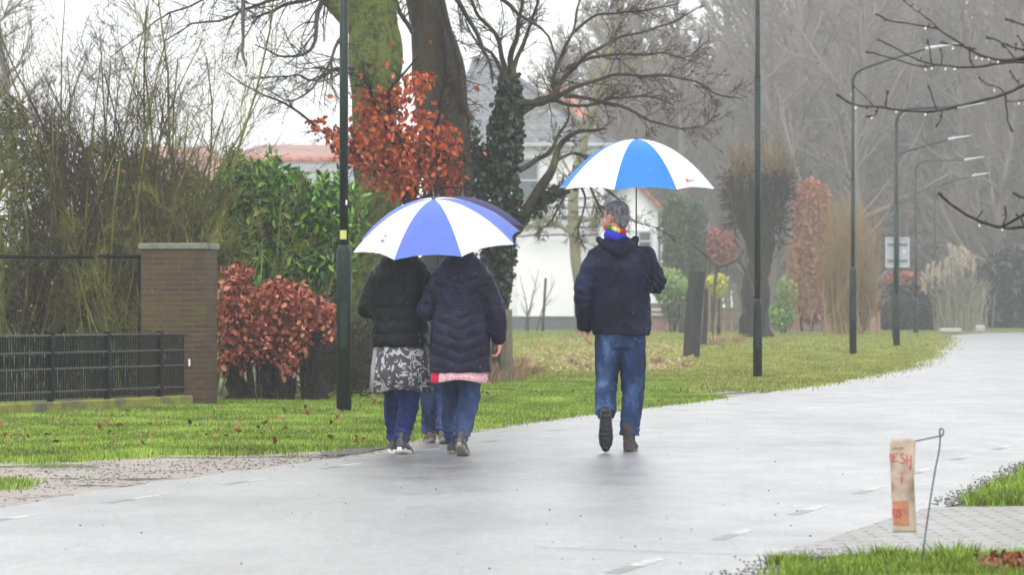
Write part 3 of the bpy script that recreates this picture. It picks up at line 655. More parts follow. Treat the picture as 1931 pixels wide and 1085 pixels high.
for i, ln in enumerate(B):
    P_, R_ = pxline(ln, YI - .1, YI - .5 + (i % 5) * .35); P_ = jig(P_, .07, 2.6, i + 60); R_ = [(q[0] * .82, q[1] * .82) for q in R_]; mb.tube(P_, R_, 7, False)
    k = 26 if i in (4, 5, 6, 7, 8, 9, 10) else 13
    sprout(mb, P_, R_, k, .62 if i < 11 else .4, 2, rb, t0=.25, up=.03 if i < 15 else -.05, nch=4, seg=.09, rk=.36, flat=.5, rmin=.003)
adopt(mb.build('crown', bark('ivy_tree_bark', [(.35, S(44, 38, 36)), (.55, S(74, 66, 56)), (.72, S(104, 108, 62))], 4)), iv)
C = []
for i in range(4200):
    t = R.random(); py = 135 + t * 445; px = np.interp(py, [130, 190, 260, 340, 420, 500, 580], [962, 958, 952, 945, 938, 938, 940]); w_ = np.interp(py, [130, 200, 300, 430, 520, 580], [12, 26, 32, 34, 26, 14])
    a = R.uniform(0, 6.283); rr = w_ * (.75 + .35 * R.random()) * (1 + .35 * noise.noise(Vector((py * .03, a, 0)))) / F * YI; c = P(px, py, YI); C.append((c.x + math.cos(a) * rr, c.y + math.sin(a) * rr, c.z))
for (x0, y0, x1, y1, w_, n) in ((985, 405, 1085, 335, 12, 420), (905, 280, 900, 380, 14, 260), (915, 320, 940, 360, 16, 160), (890, 240, 915, 330, 8, 120)):
    for i in range(n):
        t = R.random(); C.append(tuple(P(x0 + (x1 - x0) * t + R.gauss(0, w_ * .6), y0 + (y1 - y0) * t + R.gauss(0, w_ * .6), YI + R.gauss(0, .12))))
adopt(leaves('ivy', C, .07, .065, MAT['ivy'], droop=.6, face=(0, -.8, .4)), iv)

# -- slender mossy tree before the white house
st = tag(empty('slender_tree', P(1092, 624, 118) * 1), 'slender pale mossy tree trunk standing before the white house wall', 'tree'); st.location.z = 0
mb = MB()
for i, ln in enumerate(([(1096, 630, 11), (1092, 560, 11), (1085, 480, 10), (1082, 400, 10), (1082, 360, 9), (1098, 290, 8), (1112, 230, 8), (1130, 160, 7), (1150, 90, 6), (1168, 20, 4), (1180, -40, 3)], [(1084, 440, 5), (1050, 420, 4), (1010, 418, 3)], [(1084, 420, 5), (1120, 410, 4), (1150, 412, 2)], [(1120, 200, 5), (1170, 150, 3), (1210, 110, 2)], [(1105, 255, 5), (1060, 200, 3), (1030, 120, 2)])):
    P_, R_ = pxline(ln, 118); P_ = jig(P_, .12, 1, i); mb.tube(P_, R_, 8, False); sprout(mb, P_, R_, 12, 2.2, 2, rb, t0=.4, seg=.4, rmin=.01)
adopt(mb.build('trunk', M_('pale_mossy_bark', [S(92, 92, 66), S(122, 120, 84), S(104, 100, 88)], scale=1.5, rough=.8)), st)

# -- bare shrubs at the left
def shrub(label, px, py, Y, stems, name='bare_shrub', mat='twig_moss', tip='twig_purple', seed=1, spread=.45, L=3.4, fan=.5, n=16, r=.02, nch=6, group=None, cat='shrub', lean=0, base=.35, mx=3):
    b = G(px, 571 + F * CH / Y); root = tag(empty(name, b), label, cat, group); rg = random.Random(seed)
    mb = MB(); fine = MB()
    for i in range(n):
        p = b + Vector((rg.gauss(0, base), rg.gauss(0, base * .7), 0)); d = Vector((rg.gauss(lean, fan), rg.gauss(0, fan * .6), 1.6)); l = L * rg.uniform(.7, 1.1)
        m_ = 7; pts = [p.copy()]; q = p.copy(); dd = d.normalized()
        for k in range(m_):
            dd = (dd + Vector((rg.gauss(0, .09), rg.gauss(0, .09), .06))).normalized(); q = q + dd * (l / m_); pts.append(q.copy())
        rad = [(r * (1 - .75 * k / m_),) * 2 for k in range(m_ + 1)]
        mb.tube(pts, rad, 6, False)
        sprout(fine, pts, rad, nch, l * .42, mx - 1, rg, t0=.12, spread=spread, up=.07, nch=5, seg=.16, rk=.55, wig=.14, rmin=.0023)
    adopt(mb.build('stem', MAT[mat]), root); adopt(fine.build('crown', MAT[tip]), root); return root
shrub('dense bare shrub with fine purple-red twig tips behind the black fence', 165, 0, 39.5, 22, seed=11, L=4.5, fan=.30, n=25, r=.022, nch=9, spread=.5)
shrub('open bare shrub with yellow-green mossy stems left of the laurel', 325, 0, 40, 10, seed=14, L=4.9, fan=.40, n=12, r=.028, nch=10, spread=.6, tip='twig_moss')
shrub('arching mossy bare shrub at the left picture edge', 20, 0, 39, 12, seed=17, L=3.3, fan=.6, n=15, r=.02, nch=8, spread=.6, tip='twig_moss', lean=-.1)
shrub('low leaning mossy bare shrub beside the brick pillar', 390, 0, 40.8, 12, seed=19, L=2.7, fan=.6, n=13, r=.016, nch=8, spread=.65, tip='twig_moss', lean=.15)
shrub('thin dark bare shrub low behind the black fence', 240, 0, 38.3, 12, seed=23, L=2.3, fan=.55, n=22, r=.012, nch=7, spread=.6, tip='twig_moss', base=.7)
def leafy(name, label, blobs, n, Y, dy, L, W, mat, cat='shrub', stems=None, group=None, droop=.2, base=None, mb_mat='dark_bark', face=(0, -.5, .5)):
    cx = sum(b[0] for b in blobs) / len(blobs); b0 = Vector(((cx - CX) / F * Y, Y, 0)); root = tag(empty(name, b0), label, cat, group)
    adopt(leaves('foliage', cloud(blobs, n, Y, dy), L, W, MAT[mat], droop=droop, face=face), root)
    mb = MB(); rg = random.Random(int(cx))
    for b in blobs:
        e = P(b[0], b[1], Y); s0 = Vector((e.x * .7 + b0.x * .3, Y + rg.uniform(-.1, .1), 0)); pts = [s0, s0.lerp(e, .4) + Vector((rg.gauss(0, .05), 0, .1)), e]
        P_, R_ = catmull(pts, [L * .35, L * .25, L * .1], 4); mb.tube(P_, R_, 6, False); sprout(mb, P_, R_, 10, b[2] / F * Y * .9, 1, rg, t0=.3, seg=L * 2, nch=4, rmin=L * .03)
    adopt(mb.build('stem', MAT[mb_mat]), root); return root
leafy('laurel_hedge', 'glossy bright green laurel hedge between the brick pillar and lamp post', [(420, 420, 60, 75), (480, 380, 60, 75), (540, 400, 60, 80), (600, 420, 50, 70), (640, 440, 40, 90), (450, 470, 70, 50), (520, 490, 60, 50), (590, 500, 60, 60), (515, 325, 13, 38), (560, 350, 14, 34), (540, 370, 30, 25), (610, 360, 14, 34), (590, 380, 26, 26), (450, 335, 14, 36), (480, 350, 16, 30), (425, 345, 14, 30), (640, 350, 12, 30), (660, 400, 30, 50), (490, 530, 60, 40)], 11000, 41.3, .7, .115, .046, 'laurel', cat='hedge', droop=-.35)
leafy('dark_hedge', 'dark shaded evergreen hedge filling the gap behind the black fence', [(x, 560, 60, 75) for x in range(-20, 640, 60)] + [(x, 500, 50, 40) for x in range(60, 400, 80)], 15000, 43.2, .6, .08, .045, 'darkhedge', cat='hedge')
leafy('olive_shrub', 'olive green twiggy evergreen shrub behind the bare stems', [(30, 300, 55, 90), (110, 330, 60, 100), (200, 350, 60, 100), (280, 370, 60, 90), (350, 380, 50, 80), (60, 440, 80, 80), (180, 460, 80, 70), (300, 460, 80, 60), (20, 220, 30, 40), (440, 300, 20, 30)], 11000, 42.6, .7, .085, .03, 'olive')
# beech hedge
bh = leafy('beech_hedge', 'clipped beech hedge with rust-red leaves between pillar and lamp post', [(440, 545, 36, 42), (430, 610, 30, 50), (470, 600, 40, 60), (450, 660, 45, 40), (520, 590, 40, 62), (500, 650, 40, 40), (560, 575, 40, 42), (600, 600, 40, 42), (560, 640, 30, 40), (540, 680, 30, 30), (625, 610, 22, 40), (495, 590, 30, 50), (480, 640, 34, 44), (570, 620, 30, 40), (455, 510, 25, 16), (530, 540, 24, 20), (415, 690, 18, 22)], 4600, 37.3, .32, .066, .044, 'beech_hedge', cat='hedge', face=(0, -.8, .3))
mb = MB()
rg0 = random.Random(6)
for (x, w_, h) in ((440, 18, 75), (508, 14, 65), (590, 22, 80)):
    P_, R_ = pxline([(x, 770, w_ * 1.25), (x + 2, 740, w_), (x - 3, 700, w_ * .8), (x + 4, 640, w_ * .5), (x - 4, 580, w_ * .25)], 37.3); [mb.tube([p + Vector((rg0.gauss(0, .02) + ox * (1 - .5 * k / len(P_)), oy, 0)) for k, p in enumerate(jig(P_, .10, 3, x + q))], [(r_[0] * .42, r_[1] * .42) for r_ in R_], 8, False) for q, (ox, oy) in enumerate(((-.07, 0), (.0, -.04), (.07, 0), (.03, .06), (-.03, .06), (.11, .02)))]
rg = random.Random(5)
for i in range(90):
    p = P(rg.uniform(560, 690), rg.uniform(620, 760), 38 + rg.uniform(-.3, .5)); grow(mb, p, Vector((rg.gauss(0, 1), rg.gauss(0, .5), rg.gauss(.2, .7))), .55, .009, 0, 2, rg, nch=3, wig=.3, seg=.06)
adopt(mb.build('trunk', MAT['dark_bark']), bh)
shrub('tangled dead grey twig bush behind the walking women', 690, 0, 39.5, 12, seed=31, L=1.0, fan=1.0, n=40, r=.008, nch=8, spread=.9, tip='twig', mat='twig', base=.35)

# -- pollard willow, posts, far garden
po = tag(empty('pollard_willow', G(1425, 636)), 'knobbly pollard willow with twin heads of upright shoots behind lamp post', 'tree'); YP = 104
mb = MB()
for i, ln in enumerate(([(1428, 640, 36), (1426, 600, 28), (1426, 540, 25), (1428, 480, 23), (1422, 430, 24), (1406, 385, 28), (1394, 348, 27)], [(1432, 500, 22), (1440, 440, 22), (1452, 390, 27), (1464, 348, 26)], [(1420, 460, 18), (1430, 420, 26), (1430, 380, 26)])):
    P_, R_ = pxline(ln, YP); mb.tube(jig(P_, .15, 1, i), R_, 12, True)
for v in range(len(mb.v)):
    q = Vector(mb.v[v]); mb.v[v] = tuple(q + Vector((noise.noise(q * 3), noise.noise(q * 3 + Vector((7, 0, 0))), 0)) * .14)
adopt(mb.build('trunk', MAT['dark_bark']), po)
mb = MB(); rg = random.Random(44)
for cx, cy, n, w_ in ((1395, 355, 620, 25), (1462, 355, 620, 24), (1430, 370, 160, 30), (1385, 420, 60, 12), (1470, 430, 70, 14), (1400, 400, 120, 22), (1455, 400, 120, 22)):
    for i in range(n):
        p = P(cx + rg.gauss(0, w_ * .5), cy + rg.gauss(0, 16), YP + rg.gauss(0, .3)); up_ = rg.random() < .09
        d = Vector((rg.gauss(0, .35 if up_ else 1), rg.gauss(0, .3), 1 if up_ else rg.gauss(0, .6))); grow(mb, p, d, rg.uniform(.6, 1.5) if up_ else rg.uniform(.2, .45), .012, 0, 1, rg, spread=.35, nch=3, wig=.1, seg=.25, up=.03, rmin=.009, mi=0 if up_ else 1)
adopt(mb.build('crown', [M_('willow_shoot', [S(80, 56, 40), S(116, 88, 50), S(132, 116, 60)], scale=1, rough=.7), MAT['dark_bark']]), po)
shrub('orange-tipped willow bush fading in mist behind the third lamp post', 1600, 0, 112, 12, seed=51, L=4.3, fan=.13, n=40, r=.028, nch=12, spread=.38, mat='orangeshoot', tip='orangeshoot', base=.5)
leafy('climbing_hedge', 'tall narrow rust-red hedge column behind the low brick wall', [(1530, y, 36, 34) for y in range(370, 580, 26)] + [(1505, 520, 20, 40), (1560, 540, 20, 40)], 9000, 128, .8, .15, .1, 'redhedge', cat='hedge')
leafy('conifer', 'tall pale green conifer column beside the white gable', [(1272, y, 24, 34) for y in range(400, 600, 26)], 7000, 126, .7, .2, .05, 'conifer', cat='tree', droop=-.5)
leafy('conifer', 'tall darker green conifer column right of the paler conifer', [(1314, y, 18, 34) for y in range(415, 600, 26)], 6000, 127, .7, .2, .05, 'conifer_dark', cat='tree', droop=-.5)
leafy('garden_bush', 'rounded light green bush behind the man with an arm bent', [(1262, 540, 32, 34), (1285, 548, 22, 26)], 3600, 122, .8, .12, .08, 'bush')
leafy('garden_bush', 'small pale green bush behind the pollard willow', [(1482, 552, 20, 28), (1474, 595, 26, 28)], 2000, 118, .5, .12, .08, 'bush')
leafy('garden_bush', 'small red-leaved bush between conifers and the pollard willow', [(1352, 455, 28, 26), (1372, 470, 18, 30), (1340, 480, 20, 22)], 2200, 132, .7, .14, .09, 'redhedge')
leafy('flowering_bush', 'yellow-flowering bush beside the row of garden posts', [(1352, 540, 18, 22), (1342, 530, 10, 12), (1360, 528, 10, 12)], 1100, 100, .4, .08, .055, 'yellow' if 'yellow' in MAT else 'bush')
leafy('mossy_bush', 'green misty bush below the orange willow', [(1630, 560, 20, 60), (1590, 570, 30, 60), (1600, 500, 40, 40)], 4000, 113.5, .7, .15, .06, 'conifer')
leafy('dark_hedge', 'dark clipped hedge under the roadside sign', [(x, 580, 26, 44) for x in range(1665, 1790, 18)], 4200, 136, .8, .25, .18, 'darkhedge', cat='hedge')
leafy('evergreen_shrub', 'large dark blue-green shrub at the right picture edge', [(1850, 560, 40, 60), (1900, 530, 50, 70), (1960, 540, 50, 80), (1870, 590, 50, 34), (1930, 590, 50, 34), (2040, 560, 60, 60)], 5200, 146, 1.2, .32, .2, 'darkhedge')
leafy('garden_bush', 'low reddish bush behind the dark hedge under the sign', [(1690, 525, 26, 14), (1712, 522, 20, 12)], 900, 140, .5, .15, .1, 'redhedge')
# pampas grass
pa = tag(empty('pampas_grass', G(1790, 622)), 'clump of cream pampas grass plumes above the dark hedge', 'grass clump'); mb = MB(); ml = MB(); rg = random.Random(3)
for (x, y) in [(1740, 520), (1750, 505), (1760, 500), (1772, 498), (1758, 520), (1785, 490), (1795, 500), (1782, 515), (1800, 470), (1812, 468), (1820, 475), (1806, 482), (1826, 480), (1792, 465), (1835, 490), (1770, 515), (1745, 525), (1815, 490)]:
    Y = 132 + rg.uniform(-.5, .5); top = P(x, y, Y); b_ = Vector((P(1800, 0, Y).x * .6 + top.x * .4, Y, 0)); ml.tube(catmull([b_, b_.lerp(top, .6) + Vector((0, 0, .2)), top], [.02, .015, .01], 4)[0], [.015] * 9, 4, False)
    for k in range(60):
        t = rg.random(); p = top + Vector((rg.gauss(0, .04), rg.gauss(0, .04), -t * .75 + .1)); l = .22 * math.sin(math.pi * (t * .8 + .15)); d = Vector((rg.gauss(0, .35), rg.gauss(0, .3), .9)).normalized() * l
        s_ = Vector((.016, 0, 0)); mb.add([tuple(p - s_), tuple(p + s_), tuple(p + d)], [(0, 1, 2)])
for k in range(700):
    a = rg.uniform(0, 6.28); b_ = Vector((P(1812, 0, 132).x + rg.gauss(0, .35), 132 + rg.gauss(0, .3), 0)); h = rg.uniform(1, 2.6); o_ = Vector((math.cos(a) * rg.uniform(.1, 1), math.sin(a) * .6, h * .9)); e = b_ + o_ * 1.0
    m_ = b_ + Vector((o_.x * .3, o_.y * .3, h * .6)); s_ = Vector((.02, 0, 0)); mb.add([tuple(b_ - s_), tuple(b_ + s_), tuple(m_ + s_), tuple(m_ - s_)], [(0, 1, 2, 3)], 1); mb.add([tuple(m_ - s_), tuple(m_ + s_), tuple(e)], [(0, 1, 2)], 1)
adopt(mb.build('plume', [MAT['pampas'], M_('pampas_blade', [S(110, 110, 92), S(136, 134, 114)], rough=.6, attr=True)], None, False), pa); adopt(ml.build('stalk', MAT['palepost']), pa)

# -- wood of bare trees behind
def forest_proto(seed, H):
    rg = random.Random(seed); mb = MB(); q = Vector((0, 0, 0)); pts = [q.copy()]; d = Vector((0, 0, 1))
    for i in range(9):
        d = (d + Vector((rg.gauss(0, .05), rg.gauss(0, .05), .1))).normalized(); q = q + d * H / 9; pts.append(q.copy())
    rad = [(H * .02 * (1 - .8 * i / 9),) * 2 for i in range(10)]; mb.tube(pts, rad, 7, False)
    for k in range(26):
        t = .08 + .9 * (k / 26); i = min(8, int(t * 9)); a = rg.uniform(0, 6.283); dd = Vector((math.cos(a), math.sin(a), rg.uniform(.5, 1.5)))
        grow(mb, pts[i].lerp(pts[i + 1], t * 9 - i), dd, H * .36 * (1.1 - .6 * t) * rg.uniform(.6, 1.2), rad[i][0] * .42, 0, 3, rg, spread=.55, nch=5, up=.05, wig=.12, seg=H * .04, rmin=.014)
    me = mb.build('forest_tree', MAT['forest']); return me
protos = [forest_proto(100 + i, 15 + 1.5 * i) for i in range(4)]
rg = random.Random(77); nfor = 0; used = set()
def put_tree(px, Y, sc, label, group, kind):
    k = rg.randrange(4); p = protos[k]
    o = p if k not in used else p.copy()
    if k in used: col.objects.link(o)
    used.add(k); o.location = ((px - CX) / F * Y, Y, 0); o.rotation_euler = (0, 0, rg.uniform(0, 6.28)); o.scale = (sc, sc, sc * rg.uniform(.95, 1.15)); tag(o, label, 'tree', group)
for i in range(105):
    u = rg.random(); Y = 150 + 110 * rg.random(); px = 1120 + 1050 * (u ** .8)
    sc = 1.0 + .25 * rg.random() if px > 1350 else .78 + .2 * rg.random()
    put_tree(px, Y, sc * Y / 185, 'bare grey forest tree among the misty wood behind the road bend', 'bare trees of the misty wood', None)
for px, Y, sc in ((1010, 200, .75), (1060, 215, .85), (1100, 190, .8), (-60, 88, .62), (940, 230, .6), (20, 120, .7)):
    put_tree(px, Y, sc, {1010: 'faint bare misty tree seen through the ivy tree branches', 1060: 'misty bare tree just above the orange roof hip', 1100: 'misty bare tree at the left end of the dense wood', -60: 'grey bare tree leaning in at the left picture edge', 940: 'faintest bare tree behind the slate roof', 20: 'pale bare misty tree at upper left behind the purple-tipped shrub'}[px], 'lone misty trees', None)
# dense underwood closing the view below the crowns
mb = MB(); rg = random.Random(9)
for i in range(2600):
    Y = rg.uniform(190, 280); px = rg.uniform(1000, 2300); p = Vector(((px - CX) / F * Y, Y, rg.uniform(0, 9 if px > 1350 else 4))); grow(mb, p, Vector((rg.gauss(0, .6), rg.gauss(0, .4), 1)), rg.uniform(2.5, 5), .035, 0, 2, rg, nch=4, seg=.8, rmin=.014)
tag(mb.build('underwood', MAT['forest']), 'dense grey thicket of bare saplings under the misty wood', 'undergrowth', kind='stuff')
0 and leafy('clipped_tree', 'small dark clipped tree behind the far red roof', [(498, 222, 16, 26)], 300, 118, .5, .25, .18, 'darkhedge', cat='tree')
# ---------------------------------------------------------------- walls, fences, houses
def part(mb, name, mats, root, smooth=False): o = mb.build(name, mats, None, smooth); adopt(o, root); return o
def sub(mb, name, mats, par, smooth=False):      # a sub-part: world-space mesh under a part already adopted
    o = mb.build(name, mats, None, smooth); o.parent = par; o.matrix_parent_inverse = Matrix.Translation(-Vector(par.parent.location)) @ Matrix.Identity(4); 
    o.matrix_parent_inverse = Matrix.Identity(4); return o
def bevelbox(mb, c, sz, b, rz=0):
    """box with chamfered edges (three crossed slabs would overlap, so an octagonal profile)"""
    hx, hy, hz = [s / 2 for s in sz]; rings = []
    for z, k in ((-hz, b), (-hz + b, 0), (hz - b, 0), (hz, b)):
        x, y = hx - k, hy - k; q = b if k == 0 else b * .6
        rings.append([(x, -y + q), (x, y - q), (x - q, y), (-x + q, y), (-x, y - q), (-x, -y + q), (-x + q, -y), (x - q, -y)])
        rings[-1].append(z)
    vs = []
    for r in rings:
        z = r[-1]
        for (x, y) in r[:-1]: vs.append((c[0] + x * math.cos(rz) - y * math.sin(rz), c[1] + x * math.sin(rz) + y * math.cos(rz), c[2] + z))
    fs = [(i * 8 + k, i * 8 + (k + 1) % 8, (i + 1) * 8 + (k + 1) % 8, (i + 1) * 8 + k) for i in range(3) for k in range(8)]
    fs += [tuple(range(7, -1, -1)), tuple(24 + k for k in range(8))]; mb.add(vs, fs)

# brick pillar
a = P(270, 765, 35.6); b = P(388, 765, 36.4); ang = math.atan2(b.y - a.y, b.x - a.x)
ang = math.radians(-12); wd_ = .70; h_ = 1.66
c = P(338, 765, 36.0); c.z = 0
pl = tag(empty('brick_pillar', (c.x, c.y, 0), ang), 'tall brown mossy brick gate pillar with a concrete cap', 'pillar')
mb = MB(); mb.box((0, 0, h_ / 2), (wd_, .45, h_)); o = mb.build('brickwork', MAT['pillar'], pl, False)
mb = MB(); bevelbox(mb, (0, 0, h_ + .035), (wd_ + .05, .50, .065), .008); mb.build('cap', MAT['cap'], pl, False)
# black picket fence
A = G(-70, 791); B = G(352, 768.5); dv = (B - A); Lf = dv.length; dv = dv.normalized(); fa = math.atan2(dv.y, dv.x)
fe = tag(empty('picket_fence', tuple(A), fa), 'low black metal picket fence on a mossy kerb left of the brick pillar', 'fence')
HF = .78
mb = MB(); bevelbox(mb, (Lf / 2, .01, .06), (Lf + .05, .16, .13), .015); mb.build('kerb', MAT['mosskerb'], fe, False)
# post positions from the photo columns
def along(px):   # distance along the fence where the image column px crosses it
    k = (px - CX) / F; return (A.x - k * A.y) / (k * dv.y - dv.x)
posts = [along(-40), along(92), along(199), along(298)]
for i, s_ in enumerate(posts):
    mb = MB(); bevelbox(mb, (s_, -.02, HF / 2 + .01), (.055, .055, HF - .02 + .03), .006); bevelbox(mb, (s_, -.02, HF + .022), (.065, .065, .014), .004); mb.build('post', MAT['black_paint'], fe, False)
edges = posts + [Lf - .02]
for i in range(4):
    s0, s1 = edges[i] + .03, edges[i + 1] - .03
    for z in (HF - .005, HF - .175, HF - .335, HF - .56):
        mb = MB(); bevelbox(mb, ((s0 + s1) / 2, -.035, z), (s1 - s0, .034, .022), .004); mb.build('rail', MAT['wet_rail_sheen'], fe, False)
    mb = MB(); n = int((s1 - s0) / .042)
    for k in range(n):
        x = s0 + (k + .5) * (s1 - s0) / n; mb.box((x, 0, (.15 + HF) / 2), (.014, .014, HF - .15 + (.012 if k % 2 else 0)))
        if i < 2 and k % 2 == 0:      # ovals between the middle rails
            pts = [Vector((x + .019 + .018 * math.cos(t_), -.02, HF - .255 + .065 * math.sin(t_))) for t_ in [6.2832 * j / 14 for j in range(15)]]; mb.tube(pts, [.004] * 15, 4, False)
    mb.build('picket_panel', MAT['black_paint'], fe, False)
mb = MB(); bevelbox(mb, (Lf - .05, -.062, .47), (.035, .006, .075), .002); mb.build('name_plate', MAT['whitemark'], fe, False)
# taller dark fence behind, only its rail and posts show
YR = 37.6
wf = tag(empty('garden_fence', P(10, 0, YR) * 1), 'tall dark garden fence whose single top rail meets the pillar', 'fence'); wf.location.z = 0
mb = MB(); p0, p1 = P(-60, 484, YR), P(285, 484, YR); mb.tube([p0, p1], [.024, .024], 10); part(mb, 'rail', MAT['black_paint'], wf, True)
for x in (-50, 262):
    mb = MB(); p = P(x, 484, YR); mb.box((p.x, p.y + .045, p.z / 2), (.04, .04, p.z)); part(mb, 'post', MAT['black_paint'], wf)
mt = tag(empty('mossy_tree', G(-8, 571 + F * CH / 38.3)), 'slim moss-covered dark trunk at the left picture edge', 'tree')
P_, R_ = pxline([(-6, 770, 18), (-4, 640, 15), (-6, 520, 14), (-10, 420, 12), (-20, 300, 9), (-40, 150, 6), (-60, 0, 3)], 38.3); mb = MB(); mb.tube(jig(P_, .05, 2), R_, 12); part(mb, 'trunk', MAT['moss_bark'], mt, True)
mb = MB(); sprout(mb, P_, R_, 16, 1.0, 2, R, t0=.5); part(mb, 'crown', MAT['twig_moss'], mt, True)

# low mauve brick wall
wl = tag(empty('low_brick_wall', G(1400, 624)), 'long low mauve brick garden wall with a pale coping behind the pollard', 'wall'); YW = 131
for (x0, x1, z) in ((1222, 1330, 576), (1330, 1485, 584), (1487, 1568, 578), (1569, 1660, 590)):
    a, b = P(x0, z, YW), P(x1, z, YW); h = a.z
    mb = MB(); mb.box(((a.x + b.x) / 2, YW, h / 2), (b.x - a.x - .02, .3, h)); part(mb, 'brickwork', MAT['mauve'], wl)
    mb = MB(); mb.box(((a.x + b.x) / 2, YW, h + .04), (b.x - a.x + .03, .38, .076)); part(mb, 'coping', MAT['plinth'], wl)
mb = MB(); a, b = P(1226, 585, YW), P(1300, 587, YW); mb.tube([Vector((a.x, YW - .3, a.z)), Vector((b.x, YW - .3, b.z))], [.05, .05], 8); mb.tube([Vector((a.x, YW - .3, a.z - .18)), Vector((b.x, YW - .3, b.z - .18))], [.05, .05], 8); part(mb, 'rail', MAT['alu'], wl, True)

# white house
YH = 140
hs_ = tag(empty('white_house', P(1010, 0, YH) * 1), 'large white house with grey plinth and tall slate roof behind ivy tree', 'house'); hs_.location.z = 0
def X(px, Y=YH): return (px - CX) / F * Y
def Z(py, Y=YH): return CH + (HY - py) / F * Y
x0, x1 = X(860), X(1140); ze = Z(272); D = 9.0
mb = MB(); mb.box(((x0 + x1) / 2, YH + D / 2, (ze + Z(597)) / 2), (x1 - x0, D, ze - Z(597))); part(mb, 'wall', MAT['white_wall'], hs_)
mb = MB(); mb.box(((x0 + x1) / 2, YH + D / 2, Z(597) / 2), (x1 - x0 + .1, D + .1, Z(597))); part(mb, 'plinth', MAT['plinth'], hs_)
# hipped roof: ridge near left, slope down right
zr = Z(98); o_ = .35
vs = [(x0 - o_, YH - o_, ze), (x1 + o_, YH - o_, ze), (x1 + o_, YH + D + o_, ze), (x0 - o_, YH + D + o_, ze), (X(893), YH + D / 2, zr), (X(922), YH + D / 2, zr)]
mb = MB(); mb.add(vs, [(0, 1, 5, 4), (1, 2, 5), (2, 3, 4, 5), (3, 0, 4), (3, 2, 1, 0)]); rf = part(mb, 'roof', MAT['slate'], hs_)
mb = MB(); mb.tube([Vector(vs[5]), Vector(vs[1])], [.14, .14], 8); mb.tube([Vector(vs[4]), Vector(vs[5])], [.14, .14], 8); mb.tube([Vector(vs[4]), Vector(vs[0])], [.14, .14], 8); sub(mb, 'ridge_tiles', MAT['slate'], rf, True)
mb = MB(); mb.box(((x0 + x1) / 2, YH - o_ - .06, ze - .02), (x1 - x0 + 2 * o_, .13, .14)); part(mb, 'gutter', MAT['alu'], hs_)
def window(root, cx, cy, wpx, hpx, Y, mat='glass', shutter=False):
    w_, h_ = wpx / F * Y, hpx / F * Y; x, z = X(cx, Y), Z(cy, Y)
    mb = MB()
    for dx in (-w_ / 2, w_ / 2): mb.box((x + dx, Y - .03, z), (.09, .1, h_ + .09))
    for dz in (-h_ / 2, 0, h_ / 2): mb.box((x, Y - .028, z + dz), (w_ - .09, .08, .07))
    fr = part(mb, 'window', MAT['alu'], root); mb = MB(); mb.box((x, Y - .012, z), (w_ - .02, .02, h_ - .02)); sub(mb, 'pane', MAT[mat], fr)
    mb = MB(); mb.box((x, Y - .06, z - h_ / 2 - .09), (w_ + .25, .2, .08)); sub(mb, 'sill', MAT['plinth'], fr)
window(hs_, 994, 340, 42, 82, YH); window(hs_, 900, 340, 30, 70, YH)
# garage door with rounded head
mb = MB(); xa, xb, zt = X(976), X(1088), Z(450); rr = .75; prof = [(xa, Z(597)), (xb, Z(597))]
for k in range(9): t = math.pi / 2 * k / 8; prof.append((xb - rr + rr * math.cos(t), zt - rr + rr * math.sin(t)))
for k in range(9): t = math.pi / 2 * k / 8; prof.append((xa + rr - rr * math.sin(t), zt - rr + rr * math.cos(t)))
n = len(prof); vs = [(x, YH - .12, z) for x, z in prof] + [(x, YH - .002, z) for x, z in prof]
mb.add(vs, [tuple(range(n))] + [(k, k + n, (k + 1) % n + n, (k + 1) % n) for k in range(n)])
part(mb, 'garage_door', M_('bright_white_paint', [S(246, 247, 248), S(250, 250, 250)], rough=.5), hs_)
# espaliered lime against the wall
es = tag(empty('espalier_tree', (X(1040), YH - .6, 0)), 'espaliered tree trained in dark horizontal lines on the white wall', 'tree'); mb = MB()
for y in (372, 392, 410, 428, 444):
    pts = [P(x, y + R.uniform(-2, 2), YH - .6) for x in range(965, 1200, 18)]; P_, R_ = catmull(pts, [.035] * len(pts), 3); mb.tube(P_, R_, 5, False); sprout(mb, P_, R_, 30, .35, 0, R, seg=.1, rmin=.012)
part(mb, 'crown', MAT['twig'], es, True); mb = MB(); P_, R_ = pxline([(1170, 624, 4), (1168, 540, 4), (1170, 450, 3.4), (1168, 372, 3)], YH - .6); mb.tube(P_, R_, 8); P_, R_ = pxline([(1016, 448, 2.4), (1018, 400, 2), (1016, 370, 2)], YH - .6); mb.tube(P_, R_, 8); part(mb, 'trunk', MAT['grey_bark'], es, True)
# gabled wing
YG = 136; hw = tag(empty('gabled_house', (X(1190, YG), YG, 0)), 'white gabled house wing with orange tiled roof behind the man', 'house')
xa, xb, xm = X(1132, YG), X(1251, YG), X(1186, YG); za, zb = Z(402, YG), Z(333, YG); D = 8
mb = MB(); vs = [(xa, YG, 0), (xb, YG, 0), (xb, YG, za), (xm, YG, zb), (xa, YG, za)]; vs += [(x, YG + D, z) for x, y, z in vs]
mb.add(vs, [(0, 1, 2, 3, 4), (9, 8, 7, 6, 5), (1, 6, 7, 2), (5, 0, 4, 9), (0, 5, 6, 1)]); part(mb, 'wall', MAT['white_wall'], hw)
th = .18
for sx, xe in ((-1, xa), (1, xb)):
    k = (za - zb) / (abs(xe - xm)); xo = xe + sx * .35; zo = za + k * .35
    mb = MB(); vs = [(xm, YG - .4, zb + .02), (xo, YG - .4, zo + .02), (xo, YG + D, zo + .02), (xm, YG + D, zb + .02)]; vs += [(x, y, z + th) for x, y, z in vs]
    mb.add(vs, [(3, 2, 1, 0), (4, 5, 6, 7), (0, 1, 5, 4), (1, 2, 6, 5), (2, 3, 7, 6), (3, 0, 4, 7)]); part(mb, 'roof', MAT['orange_tile'] if sx > 0 else MAT['slate'], hw)
